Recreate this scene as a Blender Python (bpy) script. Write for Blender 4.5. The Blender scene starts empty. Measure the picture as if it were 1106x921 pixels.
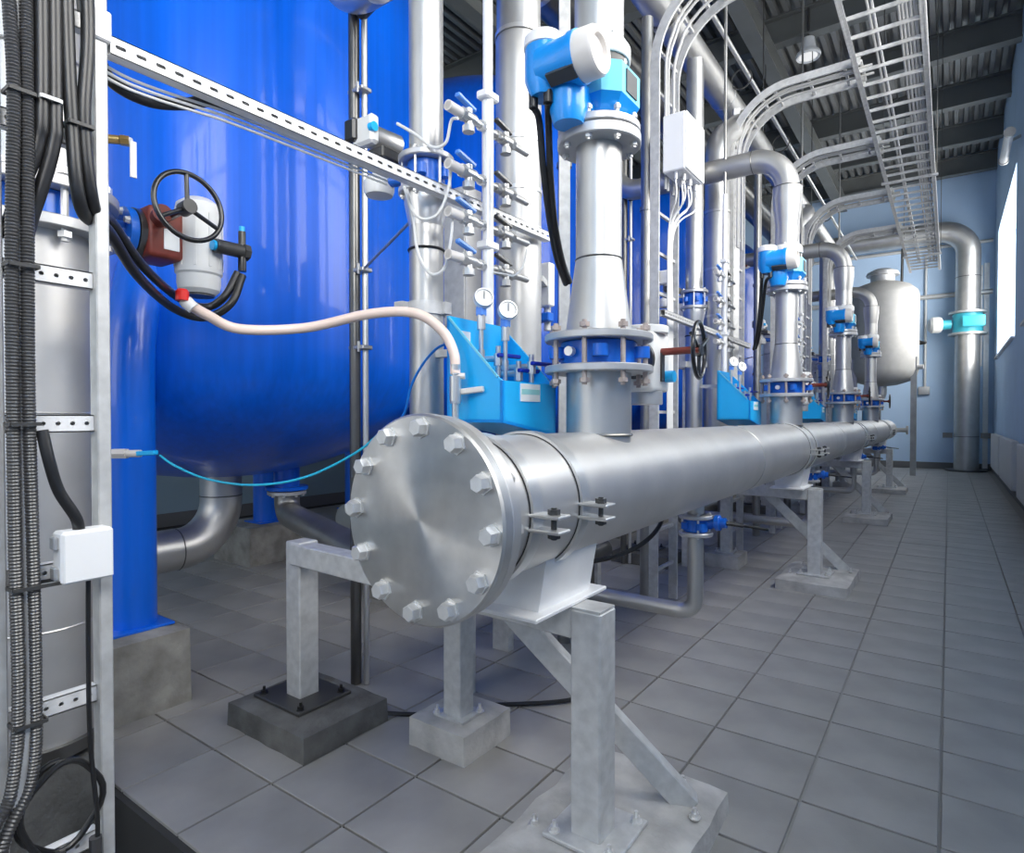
import bpy, bmesh, math, random
from mathutils import Vector, Matrix, Euler
random.seed(7)
PI = math.pi
scene = bpy.context.scene
C = scene.collection

# ------------------------------------------------------------------ camera, world, light, exposure
cam_d = bpy.data.cameras.new('camera'); cam = bpy.data.objects.new('camera', cam_d); C.objects.link(cam)
cam.location = (0, 0, 1.48)
cam.rotation_euler = (PI / 2 - math.atan2(10, 660), 0, math.atan2(472, 660))
cam_d.sensor_width = 36.0
cam_d.lens = 36.0 * 660 / 1106
cam_d.clip_start = 0.02
scene.camera = cam

world = bpy.data.worlds.new('world'); scene.world = world
world.use_nodes = True
world.node_tree.nodes['Background'].inputs['Color'].default_value = (0.80, 0.90, 1.0, 1)
world.node_tree.nodes['Background'].inputs['Strength'].default_value = 1.0

def area_light(name, loc, rot, sx, sy, power, col=(1, 1, 1)):
    d = bpy.data.lights.new(name, 'AREA'); d.shape = 'RECTANGLE'; d.size = sx; d.size_y = sy
    d.energy = power; d.color = col
    o = bpy.data.objects.new(name, d); C.objects.link(o); o.location = loc; o.rotation_euler = rot
    return o
# daylight outside each right-hand window; fill outside the added windows behind the camera
RX, LX, BY, FY, ZC = 1.0, -8.6, 21.5, -4.2, 8.66
WINS_R = [(-3.6, -0.2, 1450), (1.2, 6.2, 1600), (8.0, 13.2, 480), (15.0, 20.3, 1500)]     # y range, watts
WZ = (3.0, 6.3)
FILL_WINS_F = [(-7.9, -5.2, 150), (-4.6, -2.0, 380)]                       # x range, watts; unseen windows added behind the camera for fill
WFZ = (1.5, 6.2)
for a, b, p in WINS_R:
    area_light('daylight', (RX + 0.72, (a + b) / 2, sum(WZ) / 2), (0, PI / 2, 0), WZ[1] - WZ[0], b - a, p, (1.0, 0.975, 0.93))
for a, b, p in FILL_WINS_F:
    area_light('daylight', ((a + b) / 2, FY - 0.45, sum(WFZ) / 2), (PI / 2, 0, 0), b - a, WFZ[1] - WFZ[0], p, (1.0, 0.975, 0.93))  # fill for the front of the scene, from the added windows

vs = scene.view_settings
vs.view_transform = 'Standard'; vs.look = 'None'; vs.gamma = 1.0; vs.use_curve_mapping = False
vs.exposure = -1.57

# ------------------------------------------------------------------ materials
M = {}
def mat(name, col, rough=0.5, metal=0.0, var=0.0, scale=8.0, bump=0.0, bscale=60.0, stretch=None, coat=0.0,
        col2=None, rvar=0.0, spec=0.5, aniso=None):
    m = bpy.data.materials.new(name); m.use_nodes = True
    nt = m.node_tree; b = nt.nodes['Principled BSDF']
    b.inputs['Base Color'].default_value = (*col, 1); b.inputs['Roughness'].default_value = rough
    b.inputs['Metallic'].default_value = metal; b.inputs['Coat Weight'].default_value = coat
    b.inputs['Coat Roughness'].default_value = 0.06
    b.inputs['Specular IOR Level'].default_value = spec
    tc = nt.nodes.new('ShaderNodeTexCoord'); mp = nt.nodes.new('ShaderNodeMapping')
    nt.links.new(tc.outputs['Object'], mp.inputs['Vector'])
    if stretch: mp.inputs['Scale'].default_value = stretch
    if var > 0 or col2 or rvar:
        n = nt.nodes.new('ShaderNodeTexNoise'); n.inputs['Scale'].default_value = scale; n.inputs['Detail'].default_value = 6
        nt.links.new(mp.outputs['Vector'], n.inputs['Vector'])
        if var > 0 or col2:
            r = nt.nodes.new('ShaderNodeValToRGB')
            r.color_ramp.elements[0].position = 0.32; r.color_ramp.elements[1].position = 0.68
            lo = col2 if col2 else tuple(c * (1 - var) for c in col)
            hi = col if col2 else tuple(min(1, c * (1 + var)) for c in col)
            r.color_ramp.elements[0].color = (*lo, 1); r.color_ramp.elements[1].color = (*hi, 1)
            nt.links.new(n.outputs['Fac'], r.inputs['Fac']); nt.links.new(r.outputs['Color'], b.inputs['Base Color'])
        if rvar:
            mr = nt.nodes.new('ShaderNodeMapRange')
            mr.inputs['To Min'].default_value = rough - rvar; mr.inputs['To Max'].default_value = rough + rvar
            nt.links.new(n.outputs['Fac'], mr.inputs['Value']); nt.links.new(mr.outputs['Result'], b.inputs['Roughness'])
    if bump > 0:
        n2 = nt.nodes.new('ShaderNodeTexNoise'); n2.inputs['Scale'].default_value = bscale; n2.inputs['Detail'].default_value = 5
        nt.links.new(mp.outputs['Vector'], n2.inputs['Vector'])
        bp = nt.nodes.new('ShaderNodeBump'); bp.inputs['Strength'].default_value = bump; bp.inputs['Distance'].default_value = 0.01
        nt.links.new(n2.outputs['Fac'], bp.inputs['Height']); nt.links.new(bp.outputs['Normal'], b.inputs['Normal'])
    if aniso:
        tg = nt.nodes.new('ShaderNodeTangent'); tg.direction_type = 'RADIAL'; tg.axis = aniso[0]
        b.inputs['Anisotropic'].default_value = aniso[1]
        nt.links.new(tg.outputs['Tangent'], b.inputs['Tangent'])
    M[name] = m
    return m
mat('steel', (0.56, 0.555, 0.54), 0.40, 0.85, var=0.07, scale=5, rvar=0.05, bump=0.02, bscale=18)
mat('steel_header', (0.66, 0.645, 0.625), 0.42, 0.80, var=0.07, scale=4, rvar=0.06, bump=0.03, bscale=14)
mat('steel_dark', (0.17, 0.167, 0.16), 0.30, 0.85, var=0.1, scale=6)
mat('steel_disc', (0.60, 0.59, 0.57), 0.33, 0.92, var=0.08, scale=14, aniso=('Y', 0.85), rvar=0.06)
mat('steel_bright', (0.70, 0.695, 0.68), 0.32, 0.8, var=0.05, scale=9)
mat('flange_steel', (0.58, 0.58, 0.58), 0.42, 0.6, var=0.08, scale=10)
mat('bolt_steel', (0.80, 0.79, 0.77), 0.35, 0.6, var=0.08, scale=30)
mat('bolt_rusty', (0.50, 0.42, 0.38), 0.5, 0.5, var=0.2, scale=40)
mat('galvanised', (0.62, 0.62, 0.61), 0.48, 0.35, var=0.12, scale=22, bump=0.05, bscale=60)
mat('white_strut', (0.90, 0.90, 0.90), 0.38, 0.15, var=0.03, scale=12)
mat('steel_mid', (0.36, 0.355, 0.34), 0.35, 0.8, var=0.1, scale=6)
mat('vessel_grey', (0.42, 0.415, 0.40), 0.45, 0.1, var=0.05)
mat('cable_grey', (0.50, 0.50, 0.49), 0.4)
mat('dark_hole', (0.015, 0.015, 0.016), 0.9)
mat('conduit', (0.72, 0.72, 0.71), 0.42, 0.35, var=0.06)
mat('tank_blue', (0.0005, 0.12, 0.72), 0.30, 0.0, var=0.09, scale=3.0, stretch=(9, 9, 0.12), coat=0.25, rvar=0.05, bump=0.06, bscale=4, spec=0.3)
mat('leg_blue', (0.001, 0.14, 0.78), 0.3, 0.0, var=0.08, scale=3.0, stretch=(6, 6, 0.5), coat=0.3)
mat('trough_blue', (0.008, 0.48, 1.0), 0.35, 0.0, coat=0.2, var=0.02)
mat('valve_blue', (0.006, 0.13, 0.62), 0.35, 0.0, coat=0.3, var=0.08, scale=20)
mat('valve_teal', (0.06, 0.50, 0.62), 0.4, 0.0, coat=0.2)
mat('meter_blue', (0.004, 0.30, 0.85), 0.3, 0.0, coat=0.4, var=0.02)
mat('meter_pale', (0.16, 0.62, 0.85), 0.35, 0.0, coat=0.3)
mat('handle_blue', (0.005, 0.03, 0.42), 0.35)
mat('tap_blue', (0.10, 0.30, 0.85), 0.3, coat=0.3)
mat('cast_white', (0.82, 0.82, 0.80), 0.42, 0.0, var=0.03)
mat('plastic_white', (0.93, 0.93, 0.93), 0.4)
mat('warm_white', (0.80, 0.76, 0.72), 0.4)
mat('label_white', (0.92, 0.94, 0.94), 0.5)
mat('label_teal', (0.35, 0.72, 0.72), 0.5)
mat('rubber', (0.014, 0.014, 0.015), 0.36, 0.0, spec=0.6)
mat('ribbed_black', (0.05, 0.05, 0.052), 0.30, 0.0, spec=0.8)
mat('black_iron', (0.012, 0.012, 0.013), 0.28, 0.0, coat=0.4)
mat('dark_grey', (0.05, 0.05, 0.05), 0.4)
mat('red_brown', (0.20, 0.035, 0.022), 0.45, 0.0, var=0.15, scale=20)
mat('red_plastic', (0.75, 0.02, 0.015), 0.35)
mat('brass', (0.62, 0.40, 0.14), 0.3, 0.9)
mat('hose_peach', (0.93, 0.74, 0.64), 0.32, 0.0, coat=0.3)
mat('tube_cyan', (0.03, 0.55, 0.80), 0.3, 0.0, coat=0.2)
mat('tube_blue', (0.005, 0.16, 0.60), 0.3)
mat('tube_white', (0.80, 0.80, 0.78), 0.35)
mat('concrete', (0.37, 0.36, 0.335), 0.9, 0.0, col2=(0.19, 0.185, 0.17), scale=7, bump=0.5, bscale=45)
mat('concrete_light', (0.58, 0.565, 0.54), 0.9, 0.0, col2=(0.36, 0.35, 0.335), scale=7, bump=0.5, bscale=40)
mat('concrete_dark', (0.16, 0.16, 0.155), 0.9, 0.0, col2=(0.085, 0.085, 0.08), scale=8, bump=0.6, bscale=40)
mat('tile', (0.375, 0.366, 0.352), 0.45, 0.0, col2=(0.255, 0.249, 0.239), scale=2.3, bump=0.04, bscale=120, rvar=0.08)
mat('grout', (0.045, 0.045, 0.047), 0.9)
mat('wall', (0.53, 0.71, 0.94), 0.8, 0.0, var=0.03, scale=1.5)
mat('wall_teal', (0.30, 0.42, 0.48), 0.8, 0.0, var=0.05, scale=1.5)
mat('skirting', (0.16, 0.165, 0.17), 0.7)
mat('deck', (0.30, 0.31, 0.315), 0.45, 0.35, var=0.10, scale=1.2)
mat('beam', (0.17, 0.18, 0.177), 0.5, 0.15, var=0.08, scale=2)
mat('frame_white', (0.80, 0.82, 0.84), 0.5)
mat('radiator', (0.70, 0.71, 0.72), 0.45)
mat('lamp_glow', (0.9, 0.9, 0.88), 0.4)
# grout: dark and dirty among the machines, paler along the walkway
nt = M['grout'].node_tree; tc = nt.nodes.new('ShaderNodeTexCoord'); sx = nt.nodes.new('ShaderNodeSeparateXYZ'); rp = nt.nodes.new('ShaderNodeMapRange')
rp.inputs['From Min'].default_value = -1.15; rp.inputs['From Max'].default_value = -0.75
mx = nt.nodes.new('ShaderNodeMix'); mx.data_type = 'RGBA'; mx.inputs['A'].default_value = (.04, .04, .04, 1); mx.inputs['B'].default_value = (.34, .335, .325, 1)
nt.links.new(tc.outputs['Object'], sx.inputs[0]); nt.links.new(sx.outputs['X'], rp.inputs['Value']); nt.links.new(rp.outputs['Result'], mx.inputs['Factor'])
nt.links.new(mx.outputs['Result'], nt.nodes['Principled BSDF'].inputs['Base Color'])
m = bpy.data.materials.new('glass'); m.use_nodes = True; nt = m.node_tree
nt.nodes.remove(nt.nodes['Principled BSDF'])
tr = nt.nodes.new('ShaderNodeBsdfTransparent'); gl = nt.nodes.new('ShaderNodeBsdfGlossy'); gl.inputs['Roughness'].default_value = 0.02
mx = nt.nodes.new('ShaderNodeMixShader'); mx.inputs[0].default_value = 0.06
nt.links.new(tr.outputs[0], mx.inputs[1]); nt.links.new(gl.outputs[0], mx.inputs[2])
nt.links.new(mx.outputs[0], nt.nodes['Material Output'].inputs['Surface']); M['glass'] = m
m = bpy.data.materials.new('lamp_lit'); m.use_nodes = True
b = m.node_tree.nodes['Principled BSDF']; b.inputs['Emission Color'].default_value = (1, 1, 0.97, 1); b.inputs['Emission Strength'].default_value = 1.6
M['lamp_lit'] = m

# ------------------------------------------------------------------ geometry helpers
V = Vector
def frame(a):
    a = V(a).normalized()
    h = V((0, 0, 1)) if abs(a.z) < 0.9 else V((1, 0, 0))
    u = a.cross(h).normalized(); v = a.cross(u).normalized()
    return a, u, v
ORIG = {}
class MB:
    def __init__(s): s.v = []; s.f = []
    def _ring(s, c, u, v, r, n, ph=0.0):
        i0 = len(s.v)
        for k in range(n):
            t = 2 * PI * k / n + ph
            s.v.append(tuple(c + u * (r * math.cos(t)) + v * (r * math.sin(t))))
        return i0
    def _bridge(s, a, b, n):
        for k in range(n):
            s.f.append((a + k, a + (k + 1) % n, b + (k + 1) % n, b + k))
    def lathe(s, o, axis, prof, n=32, ph=0.0):
        """prof: list of (radius, height along axis); r=0 closes with a cap"""
        o = V(o); a, u, v = frame(axis); prev = None
        for r, h in prof:
            c = o + a * h
            if r <= 1e-6:
                i = len(s.v); s.v.append(tuple(c)); cur = ('p', i)
            else:
                cur = ('r', s._ring(c, u, v, r, n, ph))
            if prev:
                if prev[0] == 'r' and cur[0] == 'r': s._bridge(cur[1], prev[1], n)
                elif prev[0] == 'r':
                    for k in range(n): s.f.append((prev[1] + (k + 1) % n, prev[1] + k, cur[1]))
                elif cur[0] == 'r':
                    for k in range(n): s.f.append((cur[1] + k, cur[1] + (k + 1) % n, prev[1]))
            prev = cur
        return s
    def cyl(s, p0, p1, r0, r1=None, n=24):
        p0 = V(p0); p1 = V(p1); r1 = r0 if r1 is None else r1
        L = (p1 - p0).length
        return s.lathe(p0, p1 - p0, [(0, 0), (r0, 0), (r1, L), (0, L)], n)
    def disc(s, o, axis, r, h, n=32, ch=0.004):
        return s.lathe(o, axis, [(0, 0), (r - ch, 0), (r, ch), (r, h - ch), (r - ch, h), (0, h)], n)
    def ringdisc(s, o, axis, r, ri, h, n=32, ch=0.004):
        return s.lathe(o, axis, [(ri, 0), (r - ch, 0), (r, ch), (r, h - ch), (r - ch, h), (ri, h), (ri, 0)], n)
    def tube(s, pts, r, n=12, rf=None):
        pts = [V(p) for p in pts]; u = None; prev = None; m = len(pts)
        for i, p in enumerate(pts):
            t = (pts[min(i + 1, m - 1)] - pts[max(i - 1, 0)])
            if t.length < 1e-9: continue
            t.normalize()
            if u is None: _, u, v = frame(t)
            else:
                u = (u - t * u.dot(t))
                u = u.normalized() if u.length > 1e-6 else frame(t)[1]
            v = t.cross(u).normalized()
            rr = rf(i) if rf else r
            cur = s._ring(p, u, v, rr, n)
            if prev is not None: s._bridge(prev, cur, n)
            else: s.f.append(tuple(reversed(range(cur, cur + n))))
            prev = cur
        s.f.append(tuple(range(prev, prev + n)))
        return s
    def box(s, c, size, rot=None, bev=0.0):
        c = V(c)
        if bev > 0:
            bm = bmesh.new(); bmesh.ops.create_cube(bm, size=1.0)
            for w in bm.verts: w.co = V((w.co.x * size[0], w.co.y * size[1], w.co.z * size[2]))
            bmesh.ops.bevel(bm, geom=list(bm.edges), offset=bev, segments=1 if bev < 0.02 else 3, affect='EDGES', profile=0.5)
            vs_ = [w.co.copy() for w in bm.verts]; bm.verts.index_update()
            fs = [tuple(w.index for w in f.verts) for f in bm.faces]; bm.free()
        else:
            x, y, z = (q / 2 for q in size)
            vs_ = [V((i * x, j * y, k * z)) for i in (-1, 1) for j in (-1, 1) for k in (-1, 1)]
            fs = [(0, 1, 3, 2), (4, 6, 7, 5), (0, 4, 5, 1), (2, 3, 7, 6), (0, 2, 6, 4), (1, 5, 7, 3)]
        i0 = len(s.v)
        for w in vs_: s.v.append(tuple(c + (rot @ w if rot else w)))
        for f in fs: s.f.append(tuple(i0 + k for k in f))
        return s
    def bar(s, p0, p1, w, h, up=(0, 0, 1), bev=0.0):
        p0 = V(p0); p1 = V(p1); a = (p1 - p0).normalized(); up = V(up)
        side = a.cross(up).normalized(); up2 = side.cross(a).normalized()
        R = Matrix((a, side, up2)).transposed()
        return s.box((p0 + p1) / 2, ((p1 - p0).length, w, h), R, bev)
    def prism(s, poly, d):
        """poly: list of 3D points (planar), extruded by vector d"""
        i0 = len(s.v); n = len(poly); d = V(d)
        for p in poly: s.v.append(tuple(V(p)))
        for p in poly: s.v.append(tuple(V(p) + d))
        s.f.append(tuple(i0 + k for k in range(n))); s.f.append(tuple(i0 + n + k for k in reversed(range(n))))
        for k in range(n): s.f.append((i0 + (k + 1) % n, i0 + k, i0 + n + k, i0 + n + (k + 1) % n))
        return s
    def torus(s, c, axis, R, r, n=36, m=10):
        a, u, v = frame(axis); c = V(c)
        pts = [c + u * (R * math.cos(2 * PI * k / n)) + v * (R * math.sin(2 * PI * k / n)) for k in range(n)]
        rings = []
        for k, p in enumerate(pts):
            rad = (p - c).normalized()
            rings.append(s._ring(p, rad, a, r, m))
        for k in range(n): s._bridge(rings[k], rings[(k + 1) % n], m)
        return s
    def mesh(s, name, matn, origin=(0, 0, 0), sharp=35):
        me = bpy.data.meshes.new(name); o = V(origin)
        me.from_pydata([tuple(V(q) - o) for q in s.v], [], s.f)
        bm = bmesh.new(); bm.from_mesh(me); bmesh.ops.recalc_face_normals(bm, faces=bm.faces); bm.to_mesh(me); bm.free()
        me.polygons.foreach_set('use_smooth', [True] * len(me.polygons))
        me.set_sharp_from_angle(angle=math.radians(sharp))
        me.materials.append(M[matn]); me.update()
        return me
def link(name, me, parent=None):
    o = bpy.data.objects.new(name, me); C.objects.link(o)
    if parent: o.parent = parent
    return o
def P(name, mb, matn, parent, label=None):
    """one mesh part under its thing; geometry is given in the thing's world frame"""
    org = ORIG[parent.name]
    o = link(name, mb.mesh(name, matn, org), parent); ORIG[o.name] = org
    if label: o['label'] = label
    return o
def T(name, label, cat, loc=(0, 0, 0), group=None):
    o = link(name, None); o.empty_display_size = 0.1; o.location = loc; ORIG[o.name] = V(loc)
    o['label'] = label; o['category'] = cat
    if group: o['group'] = group
    return o
def S1(name, mb, matn, label, cat, loc, group=None):
    """a thing that is a single mesh"""
    o = link(name, mb.mesh(name, matn, loc)); o.location = loc; ORIG[o.name] = V(loc)
    o['label'] = label; o['category'] = cat
    if group: o['group'] = group
    return o
def ST(name, mb, matn, parent=None):
    o = link(name, mb.mesh(name, matn), parent); ORIG[o.name] = V((0, 0, 0))
    if not parent: o['kind'] = 'structure'
    return o
MESH = {}
def inst(name, key, maker, matn, parent, p, axis=(0, 0, 1), spin=0.0, up=None):
    """a small piece sharing mesh data, laid at p (world frame of the thing), its +z along axis"""
    if key not in MESH: mb = MB(); maker(mb); MESH[key] = mb.mesh(name, matn)
    o = link(name, MESH[key], parent)
    org = ORIG[parent.name]; a, u, v = frame(axis)
    R = Matrix((u, a.cross(u), a)).transposed() @ Matrix.Rotation(spin, 3, 'Z')
    o.matrix_local = Matrix.Translation(V(p) - org) @ R.to_4x4(); ORIG[o.name] = org
    return o
def dup(root, off, label=None):
    r = root.copy(); C.objects.link(r); r.location = V(root.location) + V(off)
    ORIG[r.name] = V(r.location)
    if label: r['label'] = label
    for ch in list(root.children):
        c = ch.copy(); C.objects.link(c); c.parent = r
        for g in list(ch.children):
            d = g.copy(); C.objects.link(d); d.parent = c
    return r
def smooth(pts, n=10):
    pts = [V(p) for p in pts]; out = []
    q = [pts[0] * 2 - pts[1]] + pts + [pts[-1] * 2 - pts[-2]]
    for i in range(1, len(q) - 2):
        a, b, c, d = q[i - 1], q[i], q[i + 1], q[i + 2]
        for k in range(n):
            t = k / n
            out.append(0.5 * ((2 * b) + (c - a) * t + (2 * a - 5 * b + 4 * c - d) * t * t + (3 * b - a - 3 * c + d) * t ** 3))
    out.append(pts[-1]); return out
def fillet(pts, r, n=10):
    pts = [V(p) for p in pts]; out = [pts[0]]
    for i in range(1, len(pts) - 1):
        a, b, c = pts[i - 1], pts[i], pts[i + 1]
        d1 = (a - b).normalized(); d2 = (c - b).normalized()
        ang = d1.angle(d2); t = min(r / math.tan(ang / 2), (a - b).length * .95, (c - b).length * .95); rr = t * math.tan(ang / 2)
        cen = b + (d1 + d2).normalized() * (rr / math.sin(ang / 2))
        p0 = b + d1 * t; p1 = b + d2 * t
        e0 = p0 - cen; e1 = p1 - cen; tot = e0.angle(e1)
        ax = e0.cross(e1).normalized()
        for k in range(n + 1):
            out.append(cen + Matrix.Rotation(tot * k / n, 3, ax) @ e0)
    out.append(pts[-1]); return out
def resample(pts, step):
    pts = [V(p) for p in pts]; out = [pts[0].copy()]; acc = 0.0
    for a, b in zip(pts, pts[1:]):
        L = (b - a).length; pos = step - acc
        while pos <= L and L > 0: out.append(a.lerp(b, pos / L)); pos += step
        acc = L - (pos - step)
    out.append(pts[-1]); return out
def hexhead(r, h):
    def f(mb):
        mb.lathe((0, 0, 0), (0, 0, 1), [(r * 1.22, 0), (r * 1.22, h * .18), (r, h * .18), (r, h * .85), (r * .85, h), (0, h)], 6)
    return f
def stud(r, l0, l1, hr, hh):
    """threaded stud with nuts: runs from -l0 to l1 along z with nuts at the faces z=0 and z=-l0.."""
    def f(mb):
        mb.cyl((0, 0, -l0), (0, 0, l1), r, n=8)
        mb.lathe((0, 0, l1 - hh * 1.6), (0, 0, 1), [(0, 0), (hr, 0), (hr, hh), (0, hh)], 6)
        mb.lathe((0, 0, -l0 + hh * .6), (0, 0, 1), [(0, 0), (hr, 0), (hr, hh), (0, hh)], 6)
    return f
def anchor(mb):
    mb.cyl((0, 0, 0), (0, 0, 0.035), 0.007, n=8)
    mb.lathe((0, 0, 0), (0, 0, 1), [(0, 0.004), (0.02, 0), (0.02, 0.004), (0, 0.004)], 12)
    mb.lathe((0, 0, 0.004), (0, 0, 1), [(0, 0), (0.014, 0), (0.014, 0.014), (0, 0.014)], 6)
ORD = ['nearest', 'second nearest', 'third nearest', 'farthest']
UNIT = 3.42
SUP = 4.1

# ------------------------------------------------------------------ the room
# floor: dark bedding with a cable pit at the near left, tiles laid on top
PX0, PX1, PY0, PY1 = -3.9, -1.95, -0.35, 1.03
fl = MB()
for x0, x1, y0, y1 in ((LX - .3, PX0, FY - .3, BY + .3), (PX1, RX + .3, FY - .3, BY + .3), (PX0, PX1, FY - .3, PY0), (PX0, PX1, PY1, BY + .3)):
    fl.box(((x0 + x1) / 2, (y0 + y1) / 2, -0.26), (x1 - x0, y1 - y0, 0.50))
fl.box(((PX0 + PX1) / 2, (PY0 + PY1) / 2, -0.50), (PX1 - PX0 + .2, PY1 - PY0 + .2, 0.06))
floor = ST('floor', fl, 'grout')
TX, TY = 0.44, 0.374
tm = MB(); tm.box((0, 0, -0.005), (TX - 0.010, TY - 0.010, 0.016), bev=0.002)
tile_me = tm.mesh('floor_tile', 'tile')
th = math.atan2(472, 660); cs, sn = math.cos(th), math.sin(th)
near, rest = [], []
for i in range(-19, 4):
    for j in range(-14, 55):
        x = -0.455 + TX * i + TX / 2; y = 1.05 + TY * j + TY / 2
        if x - TX / 2 < LX or x + TX / 2 > RX or y + TY / 2 > BY or y - TY / 2 < FY: continue
        if PX0 - .2 < x < PX1 + .1 and PY0 - .15 < y < PY1: continue
        d = -sn * x + cs * y; l = cs * x + sn * y
        vis = d > 1.6 and abs(l / d) < 0.92
        (near if vis else rest).append((math.hypot(x, y), x, y))
near.sort(); rest += near[300:]; near = near[:300]
for q, x, y in near:
    o = link('floor_tile', tile_me, floor); o.location = (x, y, random.uniform(-0.0012, 0.0012))
    o.rotation_euler = (random.uniform(-.0015, .0015), random.uniform(-.0015, .0015), random.uniform(-.003, .003))
fm = MB()
for q, x, y in rest: fm.box((x, y, -0.005), (TX - 0.010, TY - 0.010, 0.016))
o = ST('floor_tile_field', fm, 'tile', floor); o['kind'] = 'stuff'

def wall_with_holes(name, axis, pos, thick, u0, u1, z0, z1, holes, matn):
    """axis 'x': wall lies in the plane x=pos and runs along y; axis 'y': the other way"""
    mb = MB()
    def blk(ua, ub, za, zb):
        if ub - ua < 1e-4 or zb - za < 1e-4: return
        if axis == 'x': mb.box((pos + thick / 2, (ua + ub) / 2, (za + zb) / 2), (abs(thick), ub - ua, zb - za))
        else: mb.box(((ua + ub) / 2, pos + thick / 2, (za + zb) / 2), (ub - ua, abs(thick), zb - za))
    cur = u0
    for a, b, za, zb in sorted(holes):
        blk(cur, a, z0, z1); blk(a, b, z0, za); blk(a, b, zb, z1); cur = b
    blk(cur, u1, z0, z1)
    return ST(name, mb, matn)
ZT = 9.1
wall_with_holes('wall_right', 'x', RX, 0.62, FY - .3, BY + .3, 0, ZT, [(a, b, *WZ) for a, b, p in WINS_R], 'wall')
wall_with_holes('wall_front', 'y', FY, -0.40, LX - .3, RX, 0, ZT, [(a, b, *WFZ) for a, b, p in FILL_WINS_F], 'wall')  # openings for the added fill windows
wall_with_holes('wall_back', 'y', BY, 0.3, LX - .3, RX, 0, ZT, [], 'wall')
wall_with_holes('wall_left', 'x', LX, -0.3, FY - .3, BY + .3, 0, ZT, [], 'wall_teal')
k = 0
def window(axis, pos, a, b, za, zb, parts):
    global k; k += 1
    fr = MB(); w = 0.07
    def bx(ua, ub, z0, z1, t, mb, off=0.0):
        if axis == 'x': mb.box((pos + off, (ua + ub) / 2, (z0 + z1) / 2), (t, ub - ua, z1 - z0))
        else: mb.box(((ua + ub) / 2, pos + off, (z0 + z1) / 2), (ub - ua, t, z1 - z0))
    bx(a, b, za, za + w, .09, fr); bx(a, b, zb - w, zb, .09, fr); bx(a, a + w, za, zb, .09, fr); bx(b - w, b, za, zb, .09, fr)
    win = ST('window_%d' % k, fr, 'frame_white')
    zm = za + (zb - za) * 0.66
    tb = MB(); bx(a + w, b - w, zm - .03, zm + .03, .07, tb); ST('transom', tb, 'frame_white', win)
    for i in range(1, parts):
        u = a + (b - a) * i / parts; mu = MB(); bx(u - .035, u + .035, za + w, zb - w, .08, mu); ST('mullion', mu, 'frame_white', win)
    for i in range(parts):
        u0 = a + (b - a) * i / parts + .03; u1 = a + (b - a) * (i + 1) / parts - .03
        for z0, z1 in ((za + .05, zm - .02), (zm + .02, zb - .05)):
            pn = MB(); bx(u0, u1, z0, z1, .012, pn); ST('pane', pn, 'glass', win)
    sl = MB()
    s_ = -1 if axis == 'x' else 1
    if axis == 'x': sl.box((RX + .20, (a + b) / 2, za + .005), (.52, b - a - .02, .04))
    else: sl.box(((a + b) / 2, FY - .1, za + .005), (b - a - .02, .36, .04))
    ST('window_sill', sl, 'frame_white', win)
for a, b, p in WINS_R: window('x', RX + 0.50, a, b, *WZ, 3)
for a, b, p in FILL_WINS_F: window('y', FY - 0.3, a, b, *WFZ, 2)  # added out of view, only to let the fill in
sk = MB(); sk.box(((LX + RX) / 2, BY - .012, .09), (RX - LX, .024, .18)); ST('baseboard_back', sk, 'skirting')
sk = MB(); sk.box((RX - .012, (FY + BY) / 2, .09), (.024, BY - FY - .06, .18)); ST('baseboard_right', sk, 'skirting')
sk = MB(); sk.box((LX + .012, (FY + BY) / 2, .09), (.024, BY - FY - .06, .18)); ST('baseboard_left', sk, 'skirting')

# ceiling: ribbed steel deck sheets on I-beams and two long girders
ce = MB(); ce.box(((LX + RX) / 2, (FY + BY) / 2, 8.93), (RX - LX + .6, BY - FY + .6, 0.10))
ceiling = ST('ceiling', ce, 'deck')
BAY = 2.3; beams = [21.1 - BAY * q for q in range(12)]
SW = (RX - LX) / 10
prof = []
nr = 5; pit = SW / nr
for q in range(nr):
    x = q * pit
    prof += [(x, 0), (x + pit * .42, 0), (x + pit * .50, .12), (x + pit * .92, .12)]
prof.append((SW, 0))
sm = MB(); n = len(prof)
for yy in (0, BAY):
    for x, z in prof: sm.v.append((x, yy, z))
    for x, z in prof: sm.v.append((x, yy, z + .012))
for q in range(n - 1):
    sm.f.append((q, q + 1, 2 * n + q + 1, 2 * n + q)); sm.f.append((n + q, 3 * n + q, 3 * n + q + 1, n + q + 1))
    for e in (0, 2 * n): sm.f.append((e + q, e + n + q, e + n + q + 1, e + q + 1))
sheet = sm.mesh('deck_sheet', 'deck', sharp=20)
for bi, by in enumerate(beams):
    for q in range(10):
        if by - BAY < FY - 2.4: continue
        o = link('deck_sheet', sheet, ceiling); o.location = (LX + q * SW, by - BAY, 8.70)
    if by > FY + .1:
        bmn = MB(); cx_ = (LX + RX) / 2; L = RX - LX + .1
        bmn.box((cx_, by, 8.215), (L, .22, .03)); bmn.box((cx_, by, 8.675), (L, .22, .03)); bmn.box((cx_, by, 8.445), (L, .02, .44))
        ST('beam', bmn, 'beam', ceiling)
for gx in (-2.75, -6.2):
    g = MB(); L = BY - FY + .1; cy_ = (BY + FY) / 2
    g.box((gx, cy_, 7.86), (.26, L, .035)); g.box((gx, cy_, 8.18), (.26, L, .03)); g.box((gx, cy_, 8.02), (.025, L, .30))
    ST('girder', g, 'beam', ceiling)
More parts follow.
